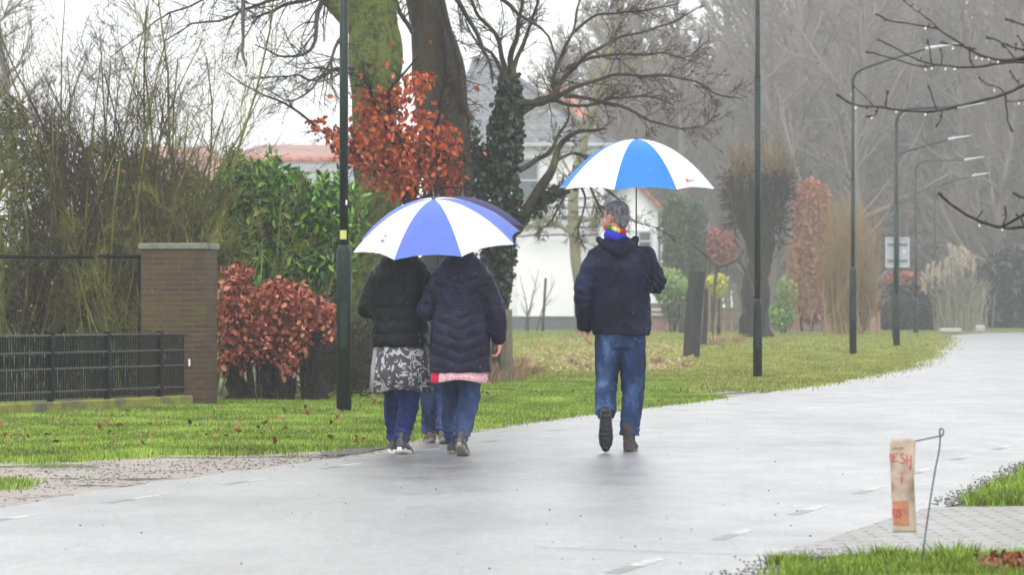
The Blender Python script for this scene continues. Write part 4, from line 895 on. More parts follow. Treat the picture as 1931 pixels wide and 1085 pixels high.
window(hw, 1216, 455, 24, 36, YG)
mb = MB(); mb.tube([Vector((X(1243, YG), YG - .08, 0)), Vector((X(1243, YG), YG - .08, za))], [.05, .05], 8); part(mb, 'drainpipe', MAT['plinth'], hw, True)
# orange roofed house farther back (its hip shows right of the slate roof)
YO = 160; ho = tag(empty('orange_roofed_house', (X(1080, YO), YO, 0)), 'hazy house with a steep orange roof peeping above the white house', 'house')
mb = MB(); mb.box((X(1070, YO), YO + 4, Z(275, YO) / 2), (X(1148, YO) - X(1000, YO), 8, Z(275, YO))); part(mb, 'wall', MAT['white_wall'], ho)
xa, xb, xm = X(985, YO), X(1152, YO), X(1035, YO); za, zb = Z(278, YO), Z(150, YO)
mb = MB(); vs = [(xa, YO - .3, za), (xb, YO - .3, za), (xb, YO + 8.3, za), (xa, YO + 8.3, za), (xm, YO + 3, zb), (xm + .8, YO + 3, zb)]
mb.add(vs, [(0, 1, 5, 4), (1, 2, 5), (2, 3, 4, 5), (3, 0, 4), (3, 2, 1, 0)]); rf = part(mb, 'roof', MAT['orange_tile'], ho)
# red and grey roofed houses at the left
YL = 98; hl = tag(empty('grey_roofed_house', (X(570, YL), YL, 0)), 'long house with grey tiled roof rising behind the laurel hedge', 'house')
xa, xb = X(440, YL), X(700, YL); mb = MB(); mb.box(((xa + xb) / 2, YL + 4, Z(355, YL) / 2), (xb - xa, 8, Z(355, YL))); part(mb, 'wall', MAT['mauve'], hl)
mb = MB(); z0, z1 = Z(358, YL), Z(292, YL); vs = [(xa - .3, YL - .4, z0), (xb + .3, YL - .4, z0), (xb + .3, YL + 4, z1), (xa - .3, YL + 4, z1), (xb + .3, YL + 8.4, z0), (xa - .3, YL + 8.4, z0)]
mb.add(vs, [(0, 1, 2, 3), (3, 2, 4, 5), (0, 3, 5), (1, 4, 2), (5, 4, 1, 0)]); part(mb, 'roof', MAT['slate'], hl)
mb = MB(); mb.tube([Vector(vs[3]), Vector(vs[2])], [.13, .13], 8); part(mb, 'ridge_tiles', MAT['orange_tile'], hl, True)
YM = 112
for (a_, b_, zt, zb_, lab) in ((430, 670, 262, 300, 'distant house with a long haze-greyed red roof above the grey one'), (200, 425, 266, 340, 'distant red-roofed house showing through the bare shrubs at left')):
    h_ = tag(empty('red_roofed_house', (X((a_ + b_) / 2, YM), YM, 0)), lab, 'house'); xa, xb = X(a_, YM), X(b_, YM); z0, z1 = Z(zb_, YM), Z(zt, YM)
    mb = MB(); mb.box(((xa + xb) / 2, YM + 4, z0 / 2), (xb - xa, 8, z0)); part(mb, 'wall', MAT['mauve'], h_)
    mb = MB(); vs = [(xa - .3, YM - .4, z0), (xb + .3, YM - .4, z0), (xb - .8, YM + 4, z1), (xa + .8, YM + 4, z1), (xb + .3, YM + 8.4, z0), (xa - .3, YM + 8.4, z0)]
    mb.add(vs, [(0, 1, 2, 3), (3, 2, 4, 5), (0, 3, 5), (1, 4, 2), (5, 4, 1, 0)]); rf = part(mb, 'roof', MAT['red_tile'], h_)
    YM += 9

# ---------------------------------------------------------------- lamp posts
def lamp(px, base_py, Hh, thick_h, r0, r1, style, label, arm=1.6, rise=.35, joint=None, group='street lamps along the road'):
    b = G(px, base_py); root = tag(empty('street_lamp', b), label, 'street lamp', group)
    mb = MB(); mb.tube([Vector((0, 0, 0)), Vector((0, 0, thick_h)), Vector((0, 0, thick_h + .05)), Vector((0, 0, thick_h + .075))], [r0, r0, r0 * .85, r1 * 1.05], 20); mb.build('base_section', MAT['lamp_green'], root)
    mb = MB(); mb.box((0, -r0 - .001, thick_h * .55), (r0 * .9, .006, thick_h * .28)); mb.build('hatch', MAT['lamp_green'], root, False)
    pz = Hh if style else Hh - .45
    pts = [Vector((0, 0, thick_h + .06)), Vector((0, 0, joint or Hh * .6))]; mb = MB(); mb.tube(pts, [r1, r1], 16); zj = joint or Hh * .6
    mb.tube([Vector((0, 0, zj)), Vector((0, 0, zj + .03)), Vector((0, 0, Hh - .5))], [r1 * 1.02, r1 * .82, r1 * .7], 16)
    mb.build('pole', MAT['lamp_green'], root)
    mb = MB(); z = Hh - .5
    if style == 1: cp = [(0, z), (0, z + .12), (.08, z + .28), (.26, z + .38), (arm * .55, z + .38 + rise * .55), (arm, z + .42 + rise)]
    else: cp = [(0, z), (0, z + .14), (.1, z + .34), (.34, z + .44), (arm * .6, z + .47), (arm, z + .48)]
    P_, R_ = catmull([Vector((x, 0, q)) for x, q in cp], [r1 * .7, r1 * .68, r1 * .66, r1 * .6, r1 * .52, r1 * .46], 6); mb.tube(P_, R_, 12); mb.build('arm', MAT['lamp_green'], root)
    ex, ez = cp[-1]; d = Vector((.97, 0, .16)).normalized(); e = Vector((ex, 0, ez))
    mb = MB(); P_, R_ = catmull([e - d * .02, e + d * .06, e + d * .2], [(.04, .035), (.055, .045), (.06, .045)], 3); mb.tube(P_, R_, 12)
    P_, R_ = catmull([e + d * .17, e + d * .26, e + d * .45, e + d * .62, e + d * .70], [(.07, .04), (.10, .035), (.10, .03), (.08, .02), (.03, .008)], 4)
    mb.tube(P_, [q for q in R_], 14); mb.build('luminaire', MAT['alu'], root); return root
l1 = lamp(648.5, 780, 6.4, 1.60, .075, .043, 1, 'nearest thick dark green lamp post standing left of the walking women', joint=4.6)
for (x, y, w_, h_, m_, r_) in ((647, 443, 14, 17, 'sticker', .043), (654, 382, 4, 9, 'whitemark', .043)):
    Y = l1.location.y; mb = MB(); cx = (x - 648.5) / F * Y; cz = Z(y, Y); wv = w_ / F * Y; hv = h_ / F * Y; vs = []
    for k in range(7):
        a_ = -math.pi / 2 + (cx / r_) + (k / 6 - .5) * wv / r_
        for z in (cz - hv / 2, cz + hv / 2): vs.append(((r_ + .0015) * math.cos(a_), (r_ + .0015) * math.sin(a_), z))
    mb.add(vs, [(2 * k, 2 * k + 2, 2 * k + 3, 2 * k + 1) for k in range(6)]); mb.build('sticker', MAT[m_], l1, False)
lamp(1428.5, 715, 6.4, 1.08, .066, .045, 0, 'second dark green lamp post right of the bent-arm umbrella man', joint=4.35)
lamp(1608.5, 672, 6.05, 1.75, .075, .042, 1, 'third lamp post, its arm rising to a pale head above twigs', arm=1.5)
l4 = lamp(1690.5, 655, 5.95, 1.22, .085, .06, 0, 'lamp post with a flat arm carrying the back of a traffic sign', arm=1.5)
lamp(1688, 640, 5.75, 1.7, .095, .06, 1, 'misty lamp post hidden close behind the sign-bearing post', arm=1.6)
lamp(1727, 630.5, 6.1, 1.2, .085, .05, 0, 'thin misty lamp post just right of the traffic sign', arm=1.7)
lamp(1763, 623, 5.9, 1.7, .085, .045, 1, 'farthest faint lamp post before the pampas plumes', arm=1.5)
Y4 = l4.location.y; sg = tag(empty('traffic_sign', (X(1693, Y4), Y4 + .08, 0)), 'grey rear face of a white-framed traffic sign fixed on the lamp post', 'sign')
w_, h_, zc = 45 / F * Y4, 57 / F * Y4, Z(476, Y4)
mb = MB(); mb.box((0, 0, zc), (w_ - .04, .004, h_ - .04)); mb.build('panel', M_('sign_back_grey', [S(150, 156, 164), S(166, 170, 178)], scale=2, rough=.5), sg, False)
mb = MB()
bev = .045
for s_ in (-1, 1): mb.box((s_ * (w_ / 2 - .012), -.002, zc), (.028, .03, h_ - .056)); mb.box((0, -.002, zc + s_ * (h_ / 2 - .014)), (w_, .032, .028))
mb.build('frame', MAT['alu'], sg, False)
mb = MB()
for dz in (-.2, .2): mb.box((0, -.022, zc + dz), (w_ - .1, .02, .03))
mb.build('bracket', MAT['plinth'], sg, False)
mb = MB(); mb.box((.16, -.006, zc + .02), (.07, .004, .03)); mb.build('label_sticker', MAT['whitemark'], sg, False)

# posts on the verge
def post(label, line, Y, mat, name='wooden_post', sq=True, group=None):
    P_ = [P(x, y, Y) for x, y, r in line]; R_ = [r / F * Y for x, y, r in line]; root = empty(name, (P_[0].x, Y, 0)); tag(root, label, 'post', group); mb = MB(); mb.tube(P_, R_, 4 if sq else 8)
    o = mb.build('timber', MAT[mat], None, False)
    o.data.transform(Matrix.Translation(-Vector(root.location))); o.parent = root
    bv = o.modifiers.new('b', 'BEVEL'); bv.width = .008; bv.segments = 2; return root
post('thick leaning charcoal timber post on the verge beside the man', [(1303, 678, 16), (1308, 590, 16), (1315, 512, 16)], 66.5, 'post')
post('thinner dark timber stake right behind the leaning charcoal post', [(1326, 650, 7), (1328, 600, 7), (1330, 545, 6)], 78, 'post')
post('pale slanting batten leaning against the charcoal post', [(1318, 660, 2.4), (1324, 600, 2.4), (1327, 530, 2.2)], 67.5, 'palepost')
post('short dark stump left of the charcoal post by the wall', [(1290, 628, 10), (1290, 612, 11), (1292, 600, 10)], 112, 'post', sq=False)
for i, (x, y0, y1, r) in enumerate(((1340, 626, 535, 5), (1356, 624, 530, 6), (1372, 624, 534, 5), (1386, 624, 536, 5), (1392, 622, 560, 4))):
    post(['mossy round garden post nearest the thin stake', 'second mossy garden post from the thin stake', 'middle one of the mossy garden posts', 'garden post just left of the pollard trunk', 'short garden post touching the pollard trunk'][i], [(x, y0, r), (x + 1, (y0 + y1) / 2, r), (x - 1, y1, r)], 118, 'palepost', sq=False, group='garden posts by the pollard')
post('short round moss-topped post at the foot of the ivy tree', [(954, 722, 13), (955, 650, 12), (954, 584, 12)], 45.9, 'palepost', sq=False)
post('thin dark iron stake in the field before the white door', [(1023, 627, 3), (1026, 580, 2.6), (1029, 525, 2.4)], 124, 'post', sq=False, name='iron_stake')
shrub('spindly bare sapling beside the iron stake', 1006, 0, 125, 2, name='sapling', seed=61, L=2.6, fan=.15, n=3, r=.03, nch=5, spread=.5, mat='twig', tip='twig', base=.15, mx=2)
br = tag(empty('bare_branch', P(1345, 0, 96) * 1), 'pale curved bare branch hanging over the garden posts', 'branch'); br.location.z = 0
mb = MB()
for ln in ([(1272, 398, 1.2), (1282, 430, 2), (1305, 458, 2.8), (1325, 478, 3.4), (1350, 500, 4), (1375, 498, 3), (1395, 488, 3), (1405, 470, 2)], [(1350, 500, 3), (1345, 540, 3), (1344, 624, 3)], [(1300, 450, 3), (1280, 455, 2), (1262, 440, 1)], [(1395, 490, 4), (1410, 520, 3), (1420, 560, 3)]):
    P_, R_ = pxline(ln, 96); mb.tube(jig(P_, .1, 1), R_, 8, False)
part(mb, 'limb', MAT['grey_bark'], br, True)
# pale timbers at the road bend
for i, (x, y, wpx, hpx, rz, lab) in enumerate(((1792, 620, 42, 8, .1, 'long cream timber lying at the road bend under the pampas'), (1867, 614, 16, 12, -.5, 'short pale block at the road bend by the dark shrub'), (1625, 618, 12, 9, .3, 'small white stone at the foot of the misty bush'))):
    Y = 121; root = tag(empty('pale_timber' if i < 2 else 'white_stone', (X(x, Y), Y + i * 2.5, 0), rz), lab, 'timber' if i < 2 else 'stone'); mb = MB(); bevelbox(mb, (0, 0, hpx / F * Y * .6), (wpx / F * Y, .3, hpx / F * Y * 1.2), .05); mb.build('block', MAT['stone'], root, False)

# ---------------------------------------------------------------- hanging paper bag on its bent wire
YB = 13.85
st_ = tag(empty('wire_stake', G(1738, 571 + F * CH / YB)), 'bent thin blue-grey wire stake holding the paper bag', 'wire stake')
mb = MB(); wp = [P(1736, 1085, YB), P(1741, 1040, YB), P(1752, 960, YB), P(1763, 890, YB), P(1771, 850, YB), P(1773, 826, YB), P(1772, 813, YB), P(1775, 809, YB), P(1779, 813, YB - .01), P(1777, 822, YB - .01), P(1768, 824, YB), P(1745, 829, YB), P(1724, 833, YB), P(1700, 836, YB), P(1684, 835, YB)]
P_, R_ = catmull(wp, [.0032] * len(wp), 5); mb.tube(P_, R_, 8); part(mb, 'wire', M_('wire_paint', [S(66, 72, 92), S(52, 58, 78)], rough=.35, metal=.2), st_, True)
mb = MB(); mb.tube([P(1738, 1086, YB), P(1738, 1072, YB)], [.008, .007], 8); part(mb, 'red_cap', M_('red_plastic', [S(150, 30, 40), S(170, 50, 50)], rough=.4), st_, True)
bgr = tag(empty('paper_bag', P(1703, 1006, YB)), 'wet stained paper bag with red letters hanging from the wire stake', 'bag')
def bagp(u, v, off=0.0):     # u,v in photo pixels -> point on the bag skin
    lft = np.interp(v, [828, 836, 860, 880, 1005], [1683, 1679, 1677, 1679, 1683]); rgt = np.interp(v, [828, 836, 900, 1005], [1726, 1726, 1723, 1728])
    s_ = (u - lft) / (rgt - lft); p = P(u, v, YB); bulge = .014 * math.sin(math.pi * min(1, max(0, s_))) * (0.5 + .5 * math.sin(math.pi * min(1, max(0, (v - 830) / 175)))) + .004 * noise.noise(Vector((u * .05, v * .03, 0))) + .003 * math.sin(s_ * 9 + v * .02)
    return Vector((p.x, p.y - .006 - bulge - off, p.z))
mb = MB(); nu, nv = 14, 44; vs = []
for j in range(nv + 1):
    v = 829 + (1005 - 829) * j / nv + 0; lft = np.interp(v, [828, 836, 860, 880, 1005], [1683, 1679, 1677, 1679, 1683]); rgt = np.interp(v, [828, 836, 900, 1005], [1726, 1726, 1723, 1728])
    ring = [bagp(lft + (rgt - lft) * i / nu, v + (3 * (1 - i / nu) * (-1 if j == 0 else 0))) for i in range(nu + 1)]
    back = [Vector((p.x, 2 * (YB) - p.y, p.z)) for p in ring[::-1][1:-1]]; vs += [tuple(p) for p in ring + back]
m = len(ring + back); fs = [(j * m + k, j * m + (k + 1) % m, (j + 1) * m + (k + 1) % m, (j + 1) * m + k) for j in range(nv) for k in range(m)]; fs = [f[::-1] for f in fs]; fs += [tuple(range(m)), tuple(nv * m + k for k in range(m - 1, -1, -1))]
mb.add(vs, fs)
part(mb, 'paper', M_('brown_paper', [(.3, S(122, 100, 84)), (.5, S(178, 160, 144)), (.72, S(198, 184, 170))], scale=9, rough=.6, bump=.5, bscale=40, bd=.004, detail=6), bgr, True)
def patch(poly, mat, name, off):
    us = [p[0] for p in poly]; vs_ = [p[1] for p in poly]; mb = MB(); a, b, c_, d = poly; n_ = 8; grid = []
    for j in range(n_ + 1):
        for i in range(n_ + 1):
            s_, t_ = i / n_, j / n_; u = (a[0] * (1 - s_) + b[0] * s_) * (1 - t_) + (d[0] * (1 - s_) + c_[0] * s_) * t_; v = (a[1] * (1 - s_) + b[1] * s_) * (1 - t_) + (d[1] * (1 - s_) + c_[1] * s_) * t_; grid.append(tuple(bagp(u, v, off)))
    mb.add(grid, [(j * (n_ + 1) + i, (j + 1) * (n_ + 1) + i, (j + 1) * (n_ + 1) + i + 1, j * (n_ + 1) + i + 1) for j in range(n_) for i in range(n_)]); part(mb, name, mat, bgr, True)
patch([(1683, 946), (1712, 945), (1714, 992), (1684, 992)], M_('stained_label', [(.35, S(160, 104, 78)), (.6, S(186, 128, 100)), (.8, S(150, 112, 92))], scale=22, rough=.6), 'stained_label', .0012)
redp = M_('red_lettering', [S(176, 28, 52), S(196, 50, 70)], scale=90, rough=.5)
def strokes(lines, wpx, off, name):
    for ln in lines:
        pass
    mb = MB()
    for ln in lines:
        w0 = wpx
        if isinstance(ln[0], (int, float)): w0 = ln[0] * 1.25; ln = ln[1:]
        pts, _ = catmull([Vector((x, y, 0)) for x, y in ln], [1] * len(ln), 4 if len(ln) > 2 else 2)
        vs = []
        for i, p in enumerate(pts):
            t = (pts[min(i + 1, len(pts) - 1)] - pts[max(0, i - 1)]).normalized(); n_ = Vector((-t.y, t.x, 0)) * w0 / 2; vs += [tuple(bagp(p.x + n_.x, p.y + n_.y, off)), tuple(bagp(p.x - n_.x, p.y - n_.y, off))]
        mb.add(vs, [(2 * i, 2 * i + 2, 2 * i + 3, 2 * i + 1) for i in range(len(pts) - 1)])
    part(mb, name, redp, bgr, True)
strokes([[(1678.2, 868), (1679.5, 871)], [(1677.8, 860), (1680, 857), (1679.6, 863), (1678, 864)],                                    # trailing edge of R
         [1.8, (1685, 856.5), (1683.5, 871)], [(1684.5, 856.5), (1691.5, 855.8)], [(1684, 863.3), (1689, 862.8)], [(1683, 871.3), (1691.5, 870.5)], [.8, (1691.5, 855.8), (1691.5, 858.5)], [.8, (1691.5, 870.5), (1692.5, 868)],   # E
         [1.7, (1705, 859), (1701, 856.5), (1697.5, 859.5), (1700, 864), (1704.5, 867.5), (1704.5, 872), (1700, 874.5), (1696.5, 871.5)],    # S
         [1.8, (1710, 858), (1709, 877)], [1.8, (1717.5, 859), (1716.5, 888)], [1.3, (1709.5, 867.5), (1717, 869)], [1.2, (1712, 880), (1716.8, 886)],   # H
         [2.2, (1699.5, 900), (1699, 909), (1698.7, 912)], [2.2, (1699.8, 893.5), (1699.9, 895.5)]], 1.4, .0012, 'red_lettering')              # i
strokes([[1.7, (1690, 963.5), (1687, 961), (1684, 963), (1683.4, 968), (1684, 973.5), (1687, 975.8), (1690, 974)], [1.7, (1690, 975.5), (1690, 969.5), (1687, 969.3)],  # G, wrapped
         [1.6, (1698, 963.5), (1695, 961), (1692.2, 963.5), (1694.5, 967.5), (1697.8, 970), (1697, 974.5), (1694, 976), (1691.5, 973.5)]], 1.4, .0026, 'red_lettering')
mb = MB()
for k in range(9):
    x = 1682 + k * 2.5; mb.tube([bagp(x, 845 + R.uniform(-1.5, 1), .0006), bagp(x + R.uniform(-1, 1.5), 848.5 + R.uniform(-1, 1), .0006)], [.0016, .0012], 4)
part(mb, 'smudged_print', M_('smudged_print', [S(96, 66, 62), S(130, 96, 88)], rough=.6), bgr)

# ---------------------------------------------------------------- overhanging twigs from the tree out of frame at right
ov = tag(empty('roadside_tree', (3.9, 15.2, 0)), 'dark wet twigs with water drops reaching in from the upper right', 'tree')
mb = MB(); P_, R_ = catmull([Vector((3.9, 15.2, 0)), Vector((3.85, 15.2, 1.2)), Vector((3.7, 15.1, 2.2)), Vector((3.75, 15.2, 4))], [.16, .13, .12, .08], 5); mb.tube(P_, R_, 14); part(mb, 'trunk', MAT['grey_bark'], ov, True)
mb = MB(); YV = 14.6; W3 = Vector((3.72, 15.1, 2.3))
tw = [[(2060, 130, 5), (1960, 103, 4), (1900, 113, 3.2), (1850, 104, 2.8), (1810, 80, 2.4), (1770, 55, 1.9), (1740, 48, 1.8), (1680, 38, 1.6), (1652, 25, 2)], [(1960, 118, 3.4), (1900, 117, 2.8), (1838, 126, 2.6), (1770, 122, 2), (1725, 110, 1.6), (1690, 90, 1.5), (1656, 74, 2)], [(1770, 122, 1.8), (1735, 124, 1.6), (1690, 112, 1.5), (1664, 104, 1.4), (1634, 97, 2)],
      [(2080, 110, 5), (1990, 135, 4), (1931, 160, 3.4), (1890, 178, 3), (1820, 196, 2.8), (1760, 209, 2.6), (1710, 208, 2.3), (1650, 201, 2), (1610, 196, 1.8), (1578, 178, 2.4)], [(1770, 54, 1.8), (1745, 30, 1.3), (1722, 16, 1), (1705, 0, 1)], [(1840, 92, 2.2), (1803, 84, 1.6), (1775, 79, 2)], [(1836, 125, 1.8), (1829, 110, 1.6), (1828, 88, 2.2)], [(1756, 118, 1.8), (1753, 90, 1.3), (1749, 75, 1.4)], [(1775, 121, 1.6), (1776, 104, 1.3), (1774, 92, 1.8)],
      [(1767, 207, 1.6), (1757, 180, 1.3), (1751, 162, 1.8)], [(1671, 202, 1.6), (1672, 186, 1.3), (1673, 172, 1.8)], [(1647, 200, 1.3), (1630, 180, 1), (1610, 162, 1)], [(1657, 201, 1.2), (1650, 216, 1), (1636, 219, 1.4)], [(1776, 209, 1.2), (1774, 225, 1), (1766, 237, 1.8)], [(1896, 176, 2), (1898, 205, 1.6), (1902, 232, 1.4), (1909, 246, 2.4)], [(1896, 178, 1.8), (1885, 165, 1.4), (1860, 158, 1.2), (1847, 146, 1.6)], [(1898, 190, 1.2), (1925, 189, 1.2), (1950, 180, 1)],
      [(2000, 210, 3), (1960, 105, 2.4), (1935, 96, 2), (1900, 85, 2), (1880, 75, 1.6), (1861, 69, 2.4)], [(1915, 112, 1.8), (1900, 92, 1.4), (1890, 84, 1.2)], [(1990, 70, 3), (1950, 55, 2.4), (1920, 42, 2), (1897, 35, 2.6)], [(1925, 162, 1.6), (1912, 145, 1.3), (1905, 134, 1.4)], [(1935, 93, 1.6), (1925, 75, 1.2), (1919, 67, 1.4)], [(1916, 96, 1.2), (1916, 82, 1.4)],
      [(2060, 380, 5), (1990, 420, 4), (1931, 428, 3.2), (1890, 429, 3), (1850, 418, 3), (1815, 400, 2.8), (1790, 382, 2.6), (1770, 364, 3.2)], [(1890, 428, 2.2), (1897, 410, 2), (1895, 390, 2.6)], [(1840, 414, 1.6), (1848, 405, 1.4), (1851, 400, 1.8)], [(1990, 395, 2.6), (1940, 378, 2.2), (1911, 364, 2.8)], [(1931, 428, 1.8), (1925, 412, 1.6), (1917, 405, 2.2)]]
rg = random.Random(2)
for i, ln in enumerate(tw):
    dd = .25 * math.sin(i * 1.7); P_, R_ = pxline(ln, YV + dd if i in (0, 3, 23) else YV, YV + (0 if i not in (0, 3) else dd)); 
    if i in (0, 3, 18, 20, 24, 27): P_ = [W3] + P_; R_ = [(.03, .03)] + R_
    mb.tube([p + Vector((rg.gauss(0, .0012), 0, rg.gauss(0, .0012))) for p in P_], [(q[0] * (1 + .12 * math.sin(k * 2.1)), q[1] * (1 + .12 * math.sin(k * 2.1))) for k, q in enumerate(R_)], 8)
    e = P_[-1]; mb.ell(tuple(e), (.0055, .0055, .0065), n=8)
    for k in range(3, len(P_) - 1, 3):
        if rg.random() < .5:
            d = Vector((rg.gauss(0, 1), rg.gauss(0, .5), rg.gauss(.3, 1))).normalized(); mb.tube([P_[k], P_[k] + d * .012, P_[k] + d * .02], [.0035, .003, .001], 5)
part(mb, 'crown', MAT['twig'], ov, True)
m, t, b = base_mat('water_drop'); b.inputs['Roughness'].default_value = .02; b.inputs['Transmission Weight'].default_value = .85; b.inputs['IOR'].default_value = 1.33; b.inputs['Base Color'].default_value = (1, 1, 1, 1); MAT['drop'] = m
for (x, y) in ((1841, 107), (1852, 109), (1864, 110), (1882, 115), (1745, 129), (1757, 127), (1783, 128), (1800, 128), (1644, 221), (1614, 201), (1690, 209), (1745, 214), (1875, 168), (1921, 193), (1847, 424), (1890, 432), (1797, 89), (1745, 51)):
    mb = MB(); p = P(x, y + 1, YV - .01); mb.ell(tuple(p), (.0042, .0042, .006), n=10); part(mb, 'water_drop', m, ov, True)
# ---------------------------------------------------------------- people
def cloth(name, stops, scale=6, rough=.7, bump=.4, bscale=220, sc=(1, 1, 1), sheen=.0, bd=.002, wet=True):
    m = M_(name, stops, scale=scale, rough=rough, bump=bump, bscale=bscale, sc=sc, bd=bd, detail=5, rvar=.15, spec=.15)
    m.node_tree.nodes['Principled BSDF'].inputs['Sheen Weight'].default_value = sheen; return m
MAT['skin'] = M_('skin', [(.35, S(196, 128, 112)), (.65, S(214, 154, 134))], scale=14, rough=.5, bump=.15, bscale=150, bd=.001)
MAT['lips'] = M_('lips', [S(160, 84, 80), S(172, 96, 90)], rough=.4)
MAT['eye'] = M_('eye_white', [S(225, 222, 218), S(232, 230, 226)], rough=.15); MAT['iris'] = M_('iris', [S(40, 44, 52), S(60, 70, 80)], rough=.1)
MAT['hair_grey'] = M_('grey_hair', [(.35, S(64, 59, 64)), (.65, S(146, 138, 144))], scale=60, rough=.5, bump=.8, bscale=200, bd=.004, sc=(1, 1, .4))
MAT['hair_brown'] = M_('brown_hair', [S(58, 42, 34), S(96, 74, 58)], scale=60, rough=.5, bump=.8, bscale=160, bd=.004, sc=(1, 1, .2))
MAT['hair_dark'] = M_('dark_hair', [S(40, 34, 32), S(64, 54, 50)], scale=60, rough=.5, bump=.8, bscale=160, bd=.004, sc=(1, 1, .2))
MAT['navy'] = cloth('navy_wet_jacket', [(.3, S(6, 8, 24)), (.5, S(12, 15, 40)), (.72, S(30, 36, 66))], scale=5, rough=.6, sc=(1, 1, .5))
MAT['black_jacket'] = cloth('black_wet_jacket', [(.3, S(5, 5, 7)), (.6, S(12, 11, 15)), (.8, S(24, 22, 28))], scale=6, rough=.5)
MAT['purple_coat'] = cloth('purple_quilted_coat', [(.3, S(13, 11, 28)), (.55, S(25, 21, 46)), (.78, S(46, 41, 72))], scale=6, rough=.45)
MAT['grey_jacket'] = cloth('grey_green_jacket', [S(44, 46, 46), S(70, 72, 70)])
MAT['denim_man'] = cloth('worn_wet_denim', [(.3, S(16, 28, 54)), (.5, S(34, 54, 92)), (.68, S(78, 106, 148))], scale=7, rough=.75, sc=(1, 1, .35), bump=.5)
MAT['denim_blue'] = cloth('bright_blue_denim', [(.3, S(12, 18, 48)), (.52, S(26, 42, 96)), (.75, S(54, 78, 140))], scale=7, rough=.75, sc=(1, 1, .35))
MAT['denim_pale'] = cloth('faded_denim', [(.3, S(18, 26, 48)), (.52, S(40, 58, 94)), (.75, S(80, 102, 138))], scale=7, rough=.75, sc=(1, 1, .35))
MAT['leather'] = M_('brown_nubuck', [(.35, S(40, 32, 32)), (.65, S(68, 56, 54))], scale=14, rough=.7, bump=.4, bscale=90, bd=.003)
MAT['shoe_navy'] = M_('navy_shoe_leather', [S(22, 24, 38), S(40, 42, 58)], scale=9, rough=.4)
MAT['shoe_black'] = M_('black_shoe_leather', [S(18, 18, 22), S(38, 38, 44)], scale=9, rough=.35)
MAT['shoe_taupe'] = M_('taupe_shoe_suede', [S(78, 68, 64), S(104, 92, 86)], scale=9, rough=.8)
MAT['sole_white'] = M_('white_rubber', [S(206, 204, 200), S(232, 230, 226)], scale=20, rough=.5)
MAT['sole_black'] = M_('black_rubber', [S(14, 14, 16), S(26, 26, 28)], scale=20, rough=.4, bump=1, bscale=60, bd=.01)
MAT['sole_grey'] = M_('grey_rubber', [S(110, 106, 104), S(140, 136, 132)], scale=20, rough=.5)

def rotm(z=0, x=0, y=0): return Matrix.Rotation(z, 3, 'Z') @ Matrix.Rotation(x, 3, 'X') @ Matrix.Rotation(y, 3, 'Y')
def hand(mb, wrist, d, nrm, thumb, curl=.35, s=1.0):
    """palm and five bent fingers; d along the hand, nrm out of its back, thumb = +1/-1 side"""
    d = Vector(d).normalized(); nrm = Vector(nrm); nrm = (nrm - d * nrm.dot(d)).normalized(); x = d.cross(nrm) * thumb; w0 = Vector(wrist)
    def L(a, b, c): return w0 + (x * a + d * b + nrm * c) * s
    def tb(pts, rad): mb.capsule(pts, [r * s for r in rad], 10)
    # palm: fan of overlapping metacarpals with a continuous back
    for a in (.030, .011, -.010, -.028): tb([L(a * .45, 0, 0), L(a * .8, .045, .002), L(a, .088, 0)], [.017, .0145, .0115])
    mb.capsule([L(0, -.03, 0), L(0, .0, 0), L(0, .04, 0)], [(.022 * s, .02 * s), (.026 * s, .018 * s), (.03 * s, .014 * s)], 12)
    for a, ln, r in ((.031, .072, .0088), (.0105, .080, .009), (-.0105, .075, .0086), (-.030, .059, .0077)):
        p = L(a, .088, 0); ang = 0; pts = [p]; 
        for k, f_ in enumerate((.44, .32, .24)):
            ang += curl * (1, 1.15, .8)[k]; q = pts[-1] + (d * math.cos(ang) - nrm * math.sin(ang) + x * (a * 1.2)) * ln * f_ * s; pts.append(q)
        tb(pts, [r * 1.08, r, r * .94, r * .82])
    tb([L(.018, .012, -.004), L(.042, .035, -.012), L(.056, .058, -.018 - curl * .01), L(.060, .082, -.026 - curl * .014)], [.0145, .0125, .0105, .009])
def head(mb, c, turn, tilt=0.0, s=1.0):
    M = rotm(z=turn, x=tilt); c = Vector(c)
    def e(p, r, mi=0): mb.ell(c + M @ Vector(p) * s, [q * s for q in r], n=22, M=M, mi=mi)
    e((0, -.012, .032), (.076, .097, .092)); e((0, .025, -.035), (.060, .068, .078)); e((0, .062, -.088), (.026, .022, .020)); e((0, .01, -.07), (.052, .06, .045))
    e((0, .080, .018), (.044, .014, .012)); e((.032, .066, -.026), (.022, .018, .02)); e((-.032, .066, -.026), (.022, .018, .02))
    mb.capsule([c + M @ Vector((0, .090, .014)) * s, c + M @ Vector((0, .106, -.012)) * s, c + M @ Vector((0, .112, -.026)) * s], [.008 * s, .010 * s, .013 * s], 10)
    e((.013, .100, -.028), (.009, .010, .008)); e((-.013, .100, -.028), (.009, .010, .008))
    e((0, .087, -.054), (.022, .009, .006)); e((0, .085, -.064), (.019, .009, .006))
    for sx in (-1, 1):
        e((sx * .079, -.008, -.004), (.009, .019, .031)); e((sx * .083, -.014, .006), (.008, .014, .019)); e((sx * .078, 0, -.026), (.008, .010, .012))
